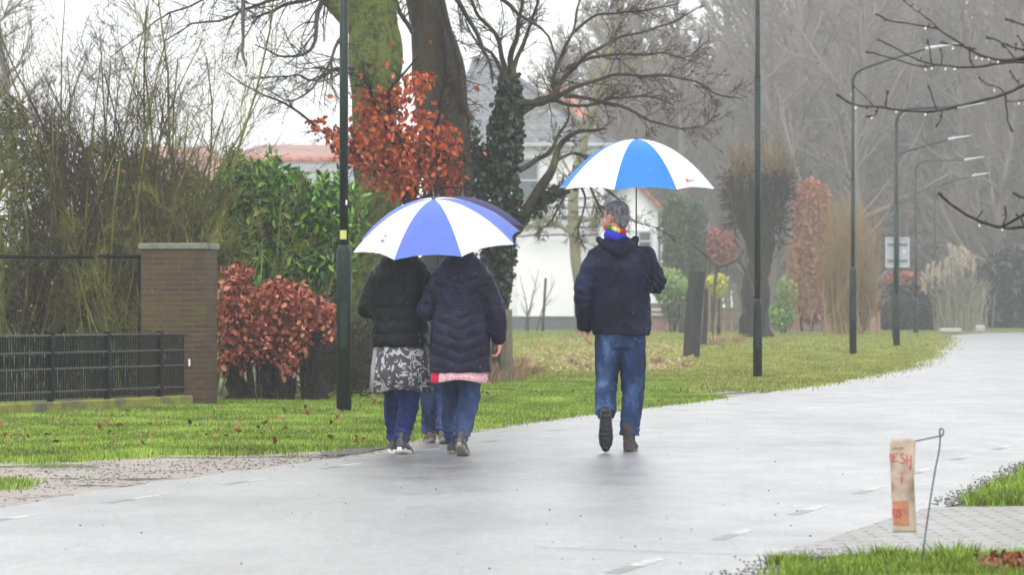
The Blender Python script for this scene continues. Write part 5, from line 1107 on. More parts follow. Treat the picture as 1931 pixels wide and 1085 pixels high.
def hairshape(mb, c, turn, tilt, style, s=1.0):
    M = rotm(z=turn, x=tilt); c = Vector(c)
    def e(p, r): mb.ell(c + M @ Vector(p) * s, [q * s for q in r], n=24, M=M)
    if style == 'short':
        e((0, -.022, .048), (.080, .096, .088)); e((0, -.058, -.004), (.070, .056, .066)); e((0, .03, .085), (.060, .055, .045)); e((0, -.07, -.05), (.052, .030, .035))
    else:
        e((0, -.024, .046), (.089, .104, .094)); e((0, -.062, -.03), (.082, .056, .085)); e((.066, -.02, -.04), (.024, .05, .075)); e((-.066, -.02, -.04), (.024, .05, .075)); e((0, .04, .088), (.06, .05, .036))
def body(root, sp, mat='skin'):
    J = sp; mb = MB(); w_ = J.get('w', 1.0); H_ = J['sh_z']
    hp = J['hip_z']
    mb.loft([(J.get('hx', 0), J['hy'], hp - .10, .12 * w_, .08), (J.get('hx', 0), J['hy'], hp, .155 * w_, .10), (J.get('hx', 0), J['hy'] * .6, hp + .15, .135 * w_, .09), (J.get('sx', 0) * .6, 0, hp + .30, .15 * w_, .095), (J.get('sx', 0), 0, H_ - .08, .165 * w_, .10), (J.get('sx', 0), 0, H_ - .01, .13 * w_, .075), (J.get('sx', 0), 0, H_ + .04, .06, .055)], 24)
    hc = Vector(J['head']); mb.capsule([(J.get('sx', 0), 0, H_ - .02), ((J.get('sx', 0) + hc.x) / 2, (hc.y) / 2 - .005, (H_ + hc.z) / 2 - .02), (hc.x, hc.y - .02, hc.z - .06)], [.062, .055, .052], 16)
    head(mb, hc, J['turn'], J.get('tilt', 0), J.get('hs', 1))
    for s_ in 'LR':
        a = J['arm' + s_]; mb.capsule(a[:3], [.05, .04, .027], 14); h = J['hand' + s_]; hand(mb, a[2], h[0], h[1], h[2], h[3])
        g_ = J['leg' + s_]; mb.capsule([g_[0], g_[1], g_[2]], [.078, .052, .036], 16)
        ft = J['foot' + s_]; A_ = Vector(g_[2]); f_ = Vector(ft[0]).normalized(); mb.capsule([A_, A_ + f_ * .05 + Vector((0, 0, -.03)), A_ + f_ * .13 + Vector((0, 0, -.045))], [.034, .032, .022], 12)
    lc = hc + rotm(z=J['turn'], x=J.get('tilt', 0)) @ Vector((0, .09, -.059)) * J.get('hs', 1)
    o = fuse(mb, 'body', [MAT['skin'], MAT['lips']], .0052, root, 3, .5, split=lambda c, n: 1 if (c - lc).length < .021 and abs(c.z - lc.z) < .010 else 0)
    for sx in (-1, 1):
        M = rotm(z=J['turn'], x=J.get('tilt', 0)); p = hc + M @ Vector((sx * .031, .076, .000)); q = MB(); q.ell(p, (.0125,) * 3, n=14); eo = q.build('eye', MAT['eye'], root)
        q = MB(); q.ell(p + M @ Vector((0, .0098, 0)), (.0058, .0036, .0058), n=12); q.build('iris', MAT['iris'], eo)
    mb = MB(); hairshape(mb, hc, J['turn'], J.get('tilt', 0), J['hair'], J.get('hs', 1))
    ho = fuse(mb, 'hair', MAT[J['hairmat']], .005, root, 3, .5, disp=lambda c, n: .003 * noise.noise(Vector(c) * 60) + .003 * noise.noise(Vector(c) * 25))
    return o, ho
def fold(amp, sx, sz, seed=0, extra=None):
    def f(c, n):
        v = Vector(c); a = noise.noise(Vector((v.x * sx, v.y * sx, v.z * sz)) + Vector((seed, seed, 0))); b = 1 - abs(noise.noise(Vector((v.x * sx * 1.8, v.y * sx * 1.8, v.z * sz * 2.2)) + Vector((0, seed, 3)))) * 2
        d = amp * (a * .7 + b * .45 - .2)
        return d + (extra(v, n) if extra else 0)
    return f
def jeans(root, J, mat, rt=.098, rk=.082, ra=.075, cuff=.03):
    mb = MB(); hp = J['hip_z']; hx = J.get('hx', 0)
    mb.loft([(hx, J['hy'], hp - .13, .13, .10), (hx, J['hy'], hp - .04, .175, .125), (hx, J['hy'] * .8, hp + .07, .165, .115), (hx, J['hy'] * .7, hp + .12, .15, .105)], 24)
    knees = []
    for s_ in 'LR':
        h, k, a = [Vector(p) for p in J['leg' + s_]]; e = a + (k - a).normalized() * (-cuff); knees.append((k, a))
        q1, q2 = catmull([h + Vector((0, 0, .03)), h.lerp(k, .5), k, k.lerp(a, .5), e.lerp(k, .06), e], [rt, rt * .93, rk, rk * .93, ra, ra * 1.05], 5); mb.tube(q1, q2, 20)
    def ex(v, n):
        d = 0
        for k, a in knees:
            q = math.exp(-((v - k).length / .11) ** 2); d += q * .004 * math.sin(v.z * 75 + v.x * 60 + 7 * noise.noise(v * 7))
            q = math.exp(-((v - (a + Vector((0, 0, .05)))).length / .11) ** 2); d += q * .006 * math.sin(v.z * 105 + v.x * 50 + 7 * noise.noise(v * 8))
        return d
    return fuse(mb, 'jeans', MAT[mat], .0075, root, 4, .5, disp=fold(.016, 9, 4, J.get('seed', 1), ex))
def shoe(root, ankle, d, pitch, mat, solemat, boot=False, s=1.0, heel=.02):
    """d: walking direction in plan; pitch > 0 lifts the heel"""
    yaw = math.atan2(-d[0], d[1]); M = rotm(z=yaw) @ Matrix.Rotation(-pitch, 3, 'X'); A_ = Vector(ankle)
    def T(p): return A_ + M @ ((Vector(p) - Vector((0, 0, .095))) * s)
    mb = MB(); pr = [(-.078, .020, .020, .030), (-.07, .033, .045, .045), (-.035, .039, .058, .058), (.02, .042, .054, .056), (.07, .047, .042, .042), (.12, .050, .033, .034), (.165, .044, .028, .028), (.195, .028, .022, .020), (.205, .012, .016, .010)]
    vs = []; n = 20
    for (y, w_, zc, h) in pr:
        for k in range(n):
            a = 6.2832 * k / n; vs.append(tuple(T((w_ * math.cos(a), y, max(.014, zc + h * math.sin(a))))))
    fs = [(i * n + k, i * n + (k + 1) % n, (i + 1) * n + (k + 1) % n, (i + 1) * n + k) for i in range(len(pr) - 1) for k in range(n)]; fs += [tuple(range(n - 1, -1, -1)), tuple((len(pr) - 1) * n + k for k in range(n))]
    mb.add(vs, fs)
    mb.capsule([T((0, -.028, .05)), T((0, -.022, .10)), T((0, -.018, .155 if boot else .115))], [(.038 * s, .05 * s), (.040 * s, .046 * s), (.044 * s, .05 * s)], 16)
    mb.capsule([T((0, .03, .085)), T((0, .08, .066))], [.026 * s, .02 * s], 12)
    so = fuse(mb, 'shoe', MAT[mat], .0055, root, 3, .5, disp=lambda c, n: .0022 * noise.noise(Vector(c) * 45) + .0015 * noise.noise(Vector(c) * 90))
    mb = MB(); out_ = []
    for k in range(28):
        a = 6.2832 * k / 28; y = .064 + .150 * math.sin(a); w_ = (.046 if y > .06 else .040) * (1 - .12 * math.exp(-((y - .03) / .03) ** 2)); out_.append((w_ * math.copysign(abs(math.cos(a)) ** .8, math.cos(a)), y))
    vs = [tuple(T((x * k, .064 + (y - .064) * k, z))) for z, k in ((.0, .96), (.005, 1.0), (.026, 1.02), (.030, .98)) for x, y in out_]
    n = 28; fs = [(i * n + k, i * n + (k + 1) % n, (i + 1) * n + (k + 1) % n, (i + 1) * n + k) for i in range(3) for k in range(n)] + [tuple(range(n - 1, -1, -1)), tuple(3 * n + k for k in range(n))]
    mb.add(vs, fs)
    for j in range(9):     # tread bars
        y = -.07 + j * .032; w_ = .030 if 0 < j < 8 else .02
        if -.02 < y < .03: continue
        c = [T((x, y + dy, z)) for z in (-.004, .001) for x, dy in ((-w_, -.008), (w_, -.008), (w_, .008), (-w_, .008))]; mb.add([tuple(q) for q in c], [(3, 2, 1, 0), (4, 5, 6, 7), (0, 1, 5, 4), (1, 2, 6, 5), (2, 3, 7, 6), (3, 0, 4, 7)])
    mb.build('sole', MAT[solemat], so); return so
def umbrella(label, apex, axis, Rr, Hh, shaft, cols, phase, matn, group=None, spin=0, npan=8, handle='crook', uname='umbrella'):
    """dome of eight sagging panels on ribs; local z is the shaft"""
    root = tag(empty(uname, apex), label, 'umbrella', group); q = Vector((0, 0, 1)).rotation_difference(Vector(axis).normalized()); root.rotation_mode = 'QUATERNION'; root.rotation_quaternion = q
    mb = MB(); ns, ntt = 14, 12; sect = 2 * math.pi / npan
    def pt(th, s_, t_, inset=0.0):
        prof = Hh * (1 - (1 - s_ ** 2.05)) ; rr = Rr * s_ * (1 - .055 * (s_ ** 2) * 4 * t_ * (1 - t_)) * math.cos(sect / 2 * 0); flat = math.cos(sect / 2) / math.cos((t_ - .5) * sect); k_ = 1 - (1 - flat) * .9 * s_
        z = -prof + .018 * (s_ ** 4) * 4 * t_ * (1 - t_) + inset; return Vector((rr * k_ * math.cos(th), rr * k_ * math.sin(th), z))
    for k in range(npan):
        a0 = phase + k * sect; vs = []; 
        for i in range(ns + 1):
            for j in range(ntt + 1): vs.append(tuple(pt(a0 + sect * j / ntt, i / ns * .995 + .005, j / ntt) + Vector((0, 0, .0055 * (i / ns) ** 2 * noise.noise(Vector((i * .35, j * .9, k * 7.3)))))))
        fs = [(i * (ntt + 1) + j, (i + 1) * (ntt + 1) + j, (i + 1) * (ntt + 1) + j + 1, i * (ntt + 1) + j + 1) for i in range(ns) for j in range(ntt)]; mb.add(vs, fs, mi=k % 2)
    cn = mb.build('canopy', [matn[0], matn[1]], root)
    for k in range(npan):
        a0 = phase + k * sect; mb = MB(); pts = [pt(a0, s_, 0, -.006) for s_ in np.linspace(.03, 1.0, 12)]; mb.tube(pts, [.0022] * 12, 6); mb.ell(tuple(pt(a0, 1.005, 0)), (.006, .006, .006), n=8)
        m_ = pt(a0, .5, 0, -.006); mb.tube([Vector((0, 0, -Hh * .95)), m_], [.0018, .0018], 5); mb.build('rib', MAT['umb_metal'], root)
    mb = MB(); mb.tube([Vector((0, 0, -shaft)), Vector((0, 0, .055))], [.0055, .0045], 12); mb.ell((0, 0, .004), (.016, .016, .010), n=14); mb.tube([Vector((0, 0, .05)), Vector((0, 0, .08))], [.0045, .003], 8); mb.build('shaft', MAT['umb_metal'], root)
    mb = MB(); mb.capsule([Vector((0, 0, -shaft + .02)), Vector((0, 0, -shaft - .06)), Vector((0, 0, -shaft - .14))], [.013, .016, .014], 12); mb.build('handle', MAT['umb_handle'], root)
    return root, pt
MAT['umb_metal'] = M_('umbrella_metal', [S(60, 62, 66), S(96, 98, 104)], rough=.3, metal=.7); MAT['umb_handle'] = M_('umbrella_handle', [S(24, 24, 26), S(34, 34, 36)], rough=.5)
def ufab(name, a, b): return M_(name, [a, b], scale=3, rough=.5, bump=.25, bscale=14, bd=.004, transl=.38, spec=.3)
UW = ufab('white_umbrella_nylon', S(238, 238, 244), S(248, 248, 252)); UB = ufab('periwinkle_blue_nylon', S(98, 124, 218), S(112, 138, 230)); UB2 = ufab('azure_blue_nylon', S(50, 130, 212), S(66, 146, 224)); UN = ufab('navy_nylon', S(44, 42, 92), S(60, 58, 112)); UN.node_tree.nodes

SC = 258.0
# ---- man on the right
YMAN = 24.8
man = tag(empty('person', G(1170, 571 + F * CH / YMAN)), 'man in a dark navy jacket and blue jeans, one boot sole raised', 'person')
def mp(px, py, y=0): return Vector(((px - 1170) / SC, y, (855 - py) / SC))
J = dict(sh_z=1.46, sx=.0, hip_z=.90, hx=.0, hy=0, head=mp(1161, 412, .03), turn=math.radians(48), tilt=math.radians(-6), hs=.98, hair='short', hairmat='hair_grey', seed=3,
         armL=[mp(1126, 482), mp(1100, 552, -.05), mp(1103, 615, .03)], handL=((.05, .25, -1), (-1, -.1, 0), 1, .38),
         armR=[mp(1218, 482), mp(1238, 537, .03), mp(1214, 500, .30)], handR=((-.4, .5, .35), (.4, .8, -.2), -1, .95),
         legL=[mp(1148, 640, 0), mp(1143, 728, .04), mp(1141, 778, -.19)], legR=[mp(1194, 640, 0), mp(1194, 738, .06), mp(1187, 822, .03)],
         footL=((0, .1, -1),), footR=((.1, 1, 0),))
J['legL'][2].z = .275; J['legR'][2].z = .10
body(man, J)
mb = MB(); z = lambda py: (855 - py) / SC; cx = lambda px: (px - 1170) / SC
mb.loft([(cx(1172), 0, z(633), .208, .150), (cx(1172), 0, z(622), .214, .152), (cx(1171), 0, z(590), .210, .15), (cx(1171), 0, z(540), .208, .15), (cx(1172), -.01, z(505), .216, .150), (cx(1171), -.01, z(482), .205, .135), (cx(1168), 0, z(466), .165, .11), (cx(1165), .01, z(455), .11, .09), (cx(1164), .015, z(448), .085, .08)], 36, 2.4)
for s_, ex in (('L', .035), ('R', .035)):
    a = J['arm' + s_]; a0 = a[0] + Vector((0.012 if s_ == 'L' else -.012, 0, -.015)); e = a[2] - (a[2] - a[1]).normalized() * .0
    mb.capsule([a0, a0.lerp(a[1], .5) + Vector((-.012 if s_ == 'L' else .012, 0, 0)), a[1], a[1].lerp(e, .5), e], [.080, .077, .070, .066, .056], 18)
# hood lying on the back and raised collar
mb.capsule([mp(1131, 452, -.02), mp(1145, 462, -.11), mp(1165, 468, -.14), mp(1186, 462, -.11), mp(1199, 452, -.02)], [.028, .040, .044, .040, .028], 14)
mb.capsule([mp(1142, 460, -.10), mp(1166, 478, -.15), mp(1189, 460, -.10)], [.03, .035, .03], 12); mb.ell(mp(1166, 466, -.09), (.105, .08, .055))
def ex(v, n):
    d = 0
    if v.z < .895: d += .004 * math.sin(v.x * 50)
    q = v - J['armL'][1]; d += .006 * math.exp(-(q.length / .10) ** 2) * math.sin(v.z * 90 + 5 * noise.noise(v * 9)); q = v - J['armR'][1]; d += .007 * math.exp(-(q.length / .12) ** 2) * math.sin((v.z + v.x) * 100)
    if abs(v.z - z(618)) < .004 and abs(v.x - cx(1172)) < .22: d -= .003
    return d
fuse(mb, 'jacket', MAT['navy'], .0075, man, 4, .5, disp=fold(.022, 7, 4, 5, ex))
jeans(man, J, 'denim_man', rt=.096, rk=.082, ra=.070, cuff=-.03)
shoe(man, (J['legR'][2].x, J['legR'][2].y, .108), (.12, 1), .0, 'leather', 'sole_black', True, s=1.12)
shoe(man, (J['legL'][2].x, J['legL'][2].y + .0, .262), (.02, 1), math.radians(76), 'leather', 'sole_black', True, s=1.08)
# rainbow scarf: blue cloth with a striped band
hx, hy = J['head'].x, J['head'].y - .02
def ringband(z0, z1, r0, r1, cols, name, a0=0, amp=.004):
    mb = MB(); n = 48; k_ = 7; vs = []
    for i in range(k_ + 1):
        t_ = i / k_; zz = z0 + (z1 - z0) * t_; rr = r0 + (r1 - r0) * t_ + .010 * math.sin(math.pi * t_)
        for j in range(n):
            a = 6.2832 * j / n; w_ = amp * noise.noise(Vector((math.cos(a) * 4, math.sin(a) * 4, zz * 30))); vs.append((hx + (rr + w_) * math.cos(a), hy + (rr * 1.02 + w_) * math.sin(a), zz + .008 * math.sin(a * 2) - .012 * math.cos(a)))
    for i in range(k_ + 1):
        for j in range(n):
            v_ = vs[i * n + j]; a = 6.2832 * j / n; vs.append((v_[0] - .008 * math.cos(a), v_[1] - .008 * math.sin(a), v_[2]))
    off = (k_ + 1) * n
    for j in range(n):
        j2 = (j + 1) % n; mi = cols(j / n)
        fs = [(i * n + j, i * n + j2, (i + 1) * n + j2, (i + 1) * n + j) for i in range(k_)] + [(off + (i + 1) * n + j, off + (i + 1) * n + j2, off + i * n + j2, off + i * n + j) for i in range(k_)]
        fs += [(k_ * n + j, k_ * n + j2, off + k_ * n + j2, off + k_ * n + j), (j2, j, off + j, off + j2)]
        b = len(mb.v) if j == 0 else 0
        if j == 0: mb.v.extend(vs)
        for f in fs: mb.f.append(f); mb.m.append(mi); mb.r.append(.5)
    return mb
cm = lambda n, c: M_(n, [c, c], rough=.8, bump=.3, bscale=200, bd=.001)
SB, SG, SY, SR, SW = cm('scarf_blue', S(40, 44, 190)), cm('scarf_green', S(20, 130, 70)), cm('scarf_yellow', S(232, 206, 60)), cm('scarf_red', S(206, 30, 40)), cm('scarf_white', S(235, 235, 225))
mb = ringband(z(454), z(436), .080, .071, lambda t: 0, 'scarf'); sc_ = mb.build('scarf', [SB], man)
def bandcol(t):    # back of the neck is t = .75
    if .60 < t < .68: return 1
    if .68 <= t < .72: return 2
    if .72 <= t < .745: return 4
    if .745 <= t < .80: return 2
    if .80 <= t < .90: return 3
    return 0 if .25 < t < .5 else 3
mb = ringband(z(438), z(429), .075, .070, bandcol, 'band', amp=.002); mb.build('striped_band', [SB, SG, SY, SR, SW], sc_)
# stray short hairs
V = []
hc = J['head']; M = rotm(z=J['turn'], x=J['tilt'])
for i in range(2600):
    d = Vector((R.gauss(0, 1), R.gauss(-.25, 1), R.gauss(.3, 1))).normalized()
    if d.z < -.35 or (d.y > .55 and d.z < .5): continue
    p = hc + M @ (Vector((0, -.022, .045)) + Vector((d.x * .079, d.y * .095, d.z * .087))); dd = M @ d; e = p + (dd * .006 + Vector((R.gauss(0, .004), R.gauss(0, .004), -.004 + R.gauss(0, .004)))); s_ = dd.orthogonal().normalized() * .0007; V.append([tuple(p - s_), tuple(p + s_), tuple(e)])
np_mesh('hair_strands', np.array(V), 3, [(0, 1, 2)], MAT['hair_grey'], parent=man)
SCm = F / (YMAN + .1)
ap = P(1200, 262, YMAN + .12)
um, pt_ = umbrella('blue and white umbrella held by the man, apex highest in the photo', ap, (0.0, -.05, 1), .592, .365, .78, None, math.radians(-90 - 17.5), (UB2, UW), 'blue and white panelled umbrellas')
def decal(root, pt_, th, s_, t_, w_, h_, mat, name, canopy, dz=.003):
    mb = MB(); vs = []; sect = math.pi / 4; n_ = 5
    for i in range(n_ + 1):
        for j in range(n_ + 1): p = pt_(th + sect * (t_ + w_ * (j / n_ - .5)), s_ + h_ * (i / n_ - .5), t_ + w_ * (j / n_ - .5)); vs.append(tuple(p * 1.004 + Vector((0, 0, dz))))
    mb.add(vs, [(i * (n_ + 1) + j, (i + 1) * (n_ + 1) + j, (i + 1) * (n_ + 1) + j + 1, i * (n_ + 1) + j + 1) for i in range(n_) for j in range(n_)]); mb.build(name, mat, canopy)
ph = math.radians(-90 - 17.5) + math.pi / 4
cnp = [c for c in um.children if c.name.startswith('canopy')][0]
MR = M_('pink_red_print', [S(214, 60, 96), S(226, 90, 120)], rough=.5); MG = M_('grey_print', [S(120, 118, 150), S(150, 148, 176)], rough=.5)
decal(um, pt_, ph, .93, .42, .09, .035, MR, 'printed_mark', cnp); decal(um, pt_, ph, .93, .52, .05, .02, MG, 'printed_mark', cnp); decal(um, pt_, ph, .93, .59, .03, .026, MG, 'printed_mark', cnp)

# ---- woman with the black jacket and damask skirt
YA = 24.4; SA = F / YA
wa = tag(empty('person', G(757, 571 + F * CH / YA)), 'person in black puffer jacket and grey damask-patterned skirt over blue jeans', 'person')
def ap_(px, py, y=0): return Vector(((px - 757) / SA, y, (860 - py) / SA))
J = dict(sh_z=1.33, hip_z=.84, hx=.0, hy=0, head=ap_(757, 460, .10), turn=.1, hair='long', hairmat='hair_brown', seed=7, hs=.95,
         armL=[ap_(712, 524), ap_(692, 585, .0), ap_(716, 560, .27)], handL=((.7, .6, .2), (-.2, .6, .8), 1, .9),
         armR=[ap_(798, 524), ap_(822, 580, .03), ap_(812, 560, .24)], handR=((0.1, .5, .3), (.5, .8, -.1), -1, .95),
         legL=[ap_(738, 660, .03), ap_(742, 745, .14), ap_(742, 832, .22)], legR=[ap_(778, 660), ap_(772, 752, .06), ap_(757, 835, -.02)], footL=((0, 1, 0),), footR=((0, 1, 0),))
J['legL'][2].z = .11; J['legR'][2].z = .105
body(wa, J)
mb = MB(); z = lambda py: (860 - py) / SA; cx = lambda px: (px - 757) / SA
mb.loft([(cx(755), 0, z(656), .205, .155), (cx(755), 0, z(648), .208, .158), (cx(755), 0, z(600), .205, .15), (cx(755), 0, z(560), .196, .145), (cx(755), 0, z(520), .205, .145), (cx(756), 0, z(502), .19, .13), (cx(756), 0, z(488), .14, .10), (cx(757), .0, z(478), .09, .085), (cx(757), 0, z(470), .075, .075)], 36, 2.4)
for s_ in 'LR':
    a = J['arm' + s_]; mb.capsule([a[0], a[0].lerp(a[1], .5), a[1], a[1].lerp(a[2], .5), a[2]], [.072, .072, .068, .062, .05], 18)
def ex(v, n):
    d = 0
    if v.z < z(560) and abs(v.x) < .2: d = .007 * (abs(math.sin(math.pi * (v.z - z(656)) / .095)) ** .5 - .6)
    elif abs(v.x) > .19: d = .006 * (abs(math.sin(math.pi * v.z / .10)) ** .5 - .6)
    return d
fuse(mb, 'jacket', MAT['black_jacket'], .0075, wa, 4, .5, disp=fold(.014, 8, 5, 9, ex))
def skirt(root, rings, mats, name, pleat=.012, npl=14, split=None, label=None):
    mb = MB(); n = 96; vs = []; m_ = len(rings); res = []
    for i in range(m_):
        cx_, cy_, cz_, rx, ry = rings[i]
        for k in range(n):
            a = 6.2832 * k / n; q = 1 + pleat * (i / (m_ - 1)) * math.sin(a * npl + 1.5 * math.sin(a * 3)) / .2; vs.append((cx_ + rx * q * math.cos(a), cy_ + ry * q * math.sin(a), cz_ + (.012 * math.sin(a * 3) * (i / (m_ - 1)))))
    for i in range(m_):
        cx_, cy_, cz_, rx, ry = rings[i]
        for k in range(n): x, y, zz = vs[i * n + k]; vs.append((cx_ + (x - cx_) * .985, cy_ + (y - cy_) * .985, zz))
    off = m_ * n
    for k in range(n):
        k2 = (k + 1) % n; mi = split(k / n) if split else 0
        fs = [((i + 1) * n + k, (i + 1) * n + k2, i * n + k2, i * n + k) for i in range(m_ - 1)] + [(off + i * n + k, off + i * n + k2, off + (i + 1) * n + k2, off + (i + 1) * n + k) for i in range(m_ - 1)]
        fs += [((m_ - 1) * n + k2, (m_ - 1) * n + k, off + (m_ - 1) * n + k, off + (m_ - 1) * n + k2)]
        if k == 0: mb.v.extend(vs)
        for f in fs: mb.f.append(f); mb.m.append(mi); mb.r.append(.5)
    return mb.build(name, mats, root)
def damask():
    m, t, b = base_mat('damask_fabric'); tc = nd(t, 'ShaderNodeTexCoord')
    n1 = nd(t, 'ShaderNodeTexNoise'); n1.inputs['Scale'].default_value = 11; n1.inputs['Detail'].default_value = 1; n1.inputs['Distortion'].default_value = 1.6
    t.links.new(tc.outputs['Object'], n1.inputs['Vector'])
    vo = nd(t, 'ShaderNodeTexVoronoi', feature='SMOOTH_F1'); vo.inputs['Scale'].default_value = 13
    mxv = nd(t, 'ShaderNodeMix', data_type='VECTOR'); mxv.inputs[0].default_value = .12; t.links.new(tc.outputs['Object'], mxv.inputs[4]); t.links.new(n1.outputs['Color'], mxv.inputs[5]); t.links.new(mxv.outputs[1], vo.inputs['Vector'])
    mm = nd(t, 'ShaderNodeMath', operation='MULTIPLY'); mm.inputs[1].default_value = 22; t.links.new(vo.outputs['Distance'], mm.inputs[0])
    ms = nd(t, 'ShaderNodeMath', operation='SINE'); t.links.new(mm.outputs[0], ms.inputs[0])
    m3 = nd(t, 'ShaderNodeMath', operation='ADD'); t.links.new(ms.outputs[0], m3.inputs[0])
    m4 = nd(t, 'ShaderNodeMath', operation='MULTIPLY_ADD'); m4.inputs[1].default_value = 9; m4.inputs[2].default_value = -4.6; t.links.new(n1.outputs[0], m4.inputs[0]); t.links.new(m4.outputs[0], m3.inputs[1])
    r = ramp(t, m3.outputs[0], [(.42, S(62, 60, 66)), (.58, S(168, 168, 172))]); t.links.new(r.outputs[0], b.inputs['Base Color']); b.inputs['Roughness'].default_value = .7; return m
MAT['damask'] = damask()
stripe = M_('grey_pleat_fabric', [(.4, S(112, 110, 118)), (.6, S(146, 144, 152))], scale=20, rough=.7, sc=(1, 1, .05))
skirt(wa, [(cx(755), 0, z(640), .185, .145), (cx(755), 0, z(665), .200, .155), (cx(755), 0, z(700), .214, .165), (cx(756), .0, z(738), .228, .175)], [MAT['damask'], stripe], 'skirt', .008, 9, split=lambda t: 1 if .5 < t < .585 else 0)
jeans(wa, J, 'denim_blue', rt=.095, rk=.076, ra=.058, cuff=.01)
shoe(wa, (J['legR'][2].x + .01, J['legR'][2].y - .0, .112), (.25, 1), math.radians(10), 'shoe_navy', 'sole_white', s=.96)
shoe(wa, (J['legL'][2].x, J['legL'][2].y, .098), (-.1, 1), 0, 'shoe_navy', 'sole_white', s=.95)

# ---- woman with the quilted purple coat
YBw = 24.15; SB_ = F / YBw
wb = tag(empty('person', G(868, 571 + F * CH / YBw)), 'person in long purple chevron-quilted coat over a pink dotted hem', 'person')
def bp_(px, py, y=0): return Vector(((px - 868) / SB_, y, (862 - py) / SB_))
J = dict(sh_z=1.31, hip_z=.84, hy=0, head=bp_(870, 466, .12), turn=-.1, hair='long', hairmat='hair_dark', seed=11, hs=.95,
         armL=[bp_(830, 526), bp_(803, 588, .03), bp_(806, 560, .26)], handL=((.3, .7, .2), (-.2, .6, .8), 1, .8),
         armR=[bp_(912, 526), bp_(936, 592, -.02), bp_(941, 640, .03)], handR=((0, .1, -1), (1, 0, 0), -1, .6),
         legL=[bp_(850, 670, .05), bp_(850, 752, .20), bp_(852, 835, .30)], legR=[bp_(888, 670), bp_(884, 755, .05), bp_(868, 828, -.10)], footL=((0, 1, 0),), footR=((0, 1, 0),))
J['legL'][2].z = .10; J['legR'][2].z = .135
body(wb, J)
mb = MB(); z = lambda py: (862 - py) / SB_; cx = lambda px: (px - 868) / SB_
mb.loft([(cx(868), 0, z(702), .222, .175), (cx(868), 0, z(690), .222, .175), (cx(868), 0, z(650), .215, .170), (cx(868), 0, z(610), .200, .155), (cx(870), 0, z(575), .188, .145), (cx(870), 0, z(545), .196, .145), (cx(872), 0, z(520), .205, .145), (cx(871), 0, z(505), .185, .13), (cx(870), 0, z(492), .14, .10), (cx(870), 0, z(480), .09, .085), (cx(870), 0, z(472), .078, .078)], 36, 2.3)
a = J['armL']; mb.capsule([a[0], a[0].lerp(a[1], .5), a[1], a[1].lerp(a[2], .5), a[2]], [.074, .074, .070, .064, .052], 18)
a = J['armR']; mb.capsule([a[0], a[0].lerp(a[1], .5), a[1], a[1].lerp(a[2], .6), a[2]], [.074, .072, .066, .060, .050], 18)
def ex(v, n):
    x = abs(v.x - cx(870))
    if v.y < .0 and x < .19 and n[1] < -.1:
        zz = v.z - x * .38
        if v.z > z(590) - .0 and v.z < z(545): per = .028
        else: per = .082
        return .008 * (abs(math.sin(math.pi * zz / per)) ** .45 - .7) * (1.0 if per > .05 else .5)
    if x > .19: return .006 * (abs(math.sin(math.pi * v.z / .09)) ** .45 - .7)
    return .007 * (abs(math.sin(math.pi * v.z / .082)) ** .45 - .7)
fuse(mb, 'coat', MAT['purple_coat'], .007, wb, 3, .5, disp=fold(.012, 8, 5, 14, ex))
def dots():
    m, t, b = base_mat('pink_dotted_fabric'); tc = nd(t, 'ShaderNodeTexCoord'); vo = nd(t, 'ShaderNodeTexVoronoi'); vo.inputs['Scale'].default_value = 60; t.links.new(tc.outputs['Object'], vo.inputs['Vector'])
    r = ramp(t, vo.outputs['Distance'], [(.24, S(200, 50, 80)), (.32, S(232, 190, 198))]); t.links.new(r.outputs[0], b.inputs['Base Color']); b.inputs['Roughness'].default_value = .75; return m
skirt(wb, [(cx(866), 0, z(690), .19, .15), (cx(866), 0, z(706), .196, .158), (cx(866), 0, z(719), .202, .163)], [dots(), cm('crimson_fabric', S(210, 30, 80))], 'skirt', .009, 10, split=lambda t: 1 if .5 < t < .62 else 0)
jeans(wb, J, 'denim_pale', rt=.093, rk=.074, ra=.060, cuff=.01)
shoe(wb, (J['legR'][2].x + .01, J['legR'][2].y, .135), (.15, 1), math.radians(26), 'shoe_black', 'sole_grey', s=.95)
shoe(wb, (J['legL'][2].x, J['legL'][2].y, .098), (0, 1), 0, 'shoe_black', 'sole_grey', s=.93)
um2, pt2 = umbrella('periwinkle and white umbrella tilted over the two women', P(818, 375, YA - .06), (-.07, -.22, 1), .625, .315, .72, None, math.radians(-90 - 28), (UB, UW), 'blue and white panelled umbrellas')
cnp = [c for c in um2.children if c.name.startswith('canopy')][0]; ph = math.radians(-90 - 28) - math.pi / 4
decal(um2, pt2, ph, .86, .50, .10, .03, MG, 'printed_mark', cnp); decal(um2, pt2, ph, .80, .50, .05, .03, MG, 'printed_mark', cnp)

# ---- third walker, mostly hidden ahead of the women
YC = 26.3; SCc = F / YC
wc = tag(empty('person', G(826, 571 + F * CH / YC)), 'person mostly hidden ahead of the two women, brown suede shoes showing', 'person')
def cp_(px, py, y=0): return Vector(((px - 826) / SCc, y, (839 - py) / SCc))
J = dict(sh_z=1.38, hip_z=.88, hy=0, head=cp_(828, 448, .02), turn=0, hair='short', hairmat='hair_dark', seed=15, hs=.97,
         armL=[cp_(786, 510), cp_(782, 575, -.02), cp_(784, 600, .18)], handL=((.1, .6, -.3), (-1, 0, .2), 1, .5),
         armR=[cp_(864, 510), cp_(878, 560, .03), cp_(862, 520, .26)], handR=((-.2, .5, .4), (.4, .8, -.2), -1, .95),
         legL=[cp_(806, 650), cp_(810, 735, .05), cp_(812, 815, .10)], legR=[cp_(842, 650), cp_(844, 740, .03), cp_(838, 818, -.12)], footL=((0, 1, 0),), footR=((0, 1, 0),))
J['legL'][2].z = .10; J['legR'][2].z = .10
body(wc, J)
mb = MB(); z = lambda py: (839 - py) / SCc
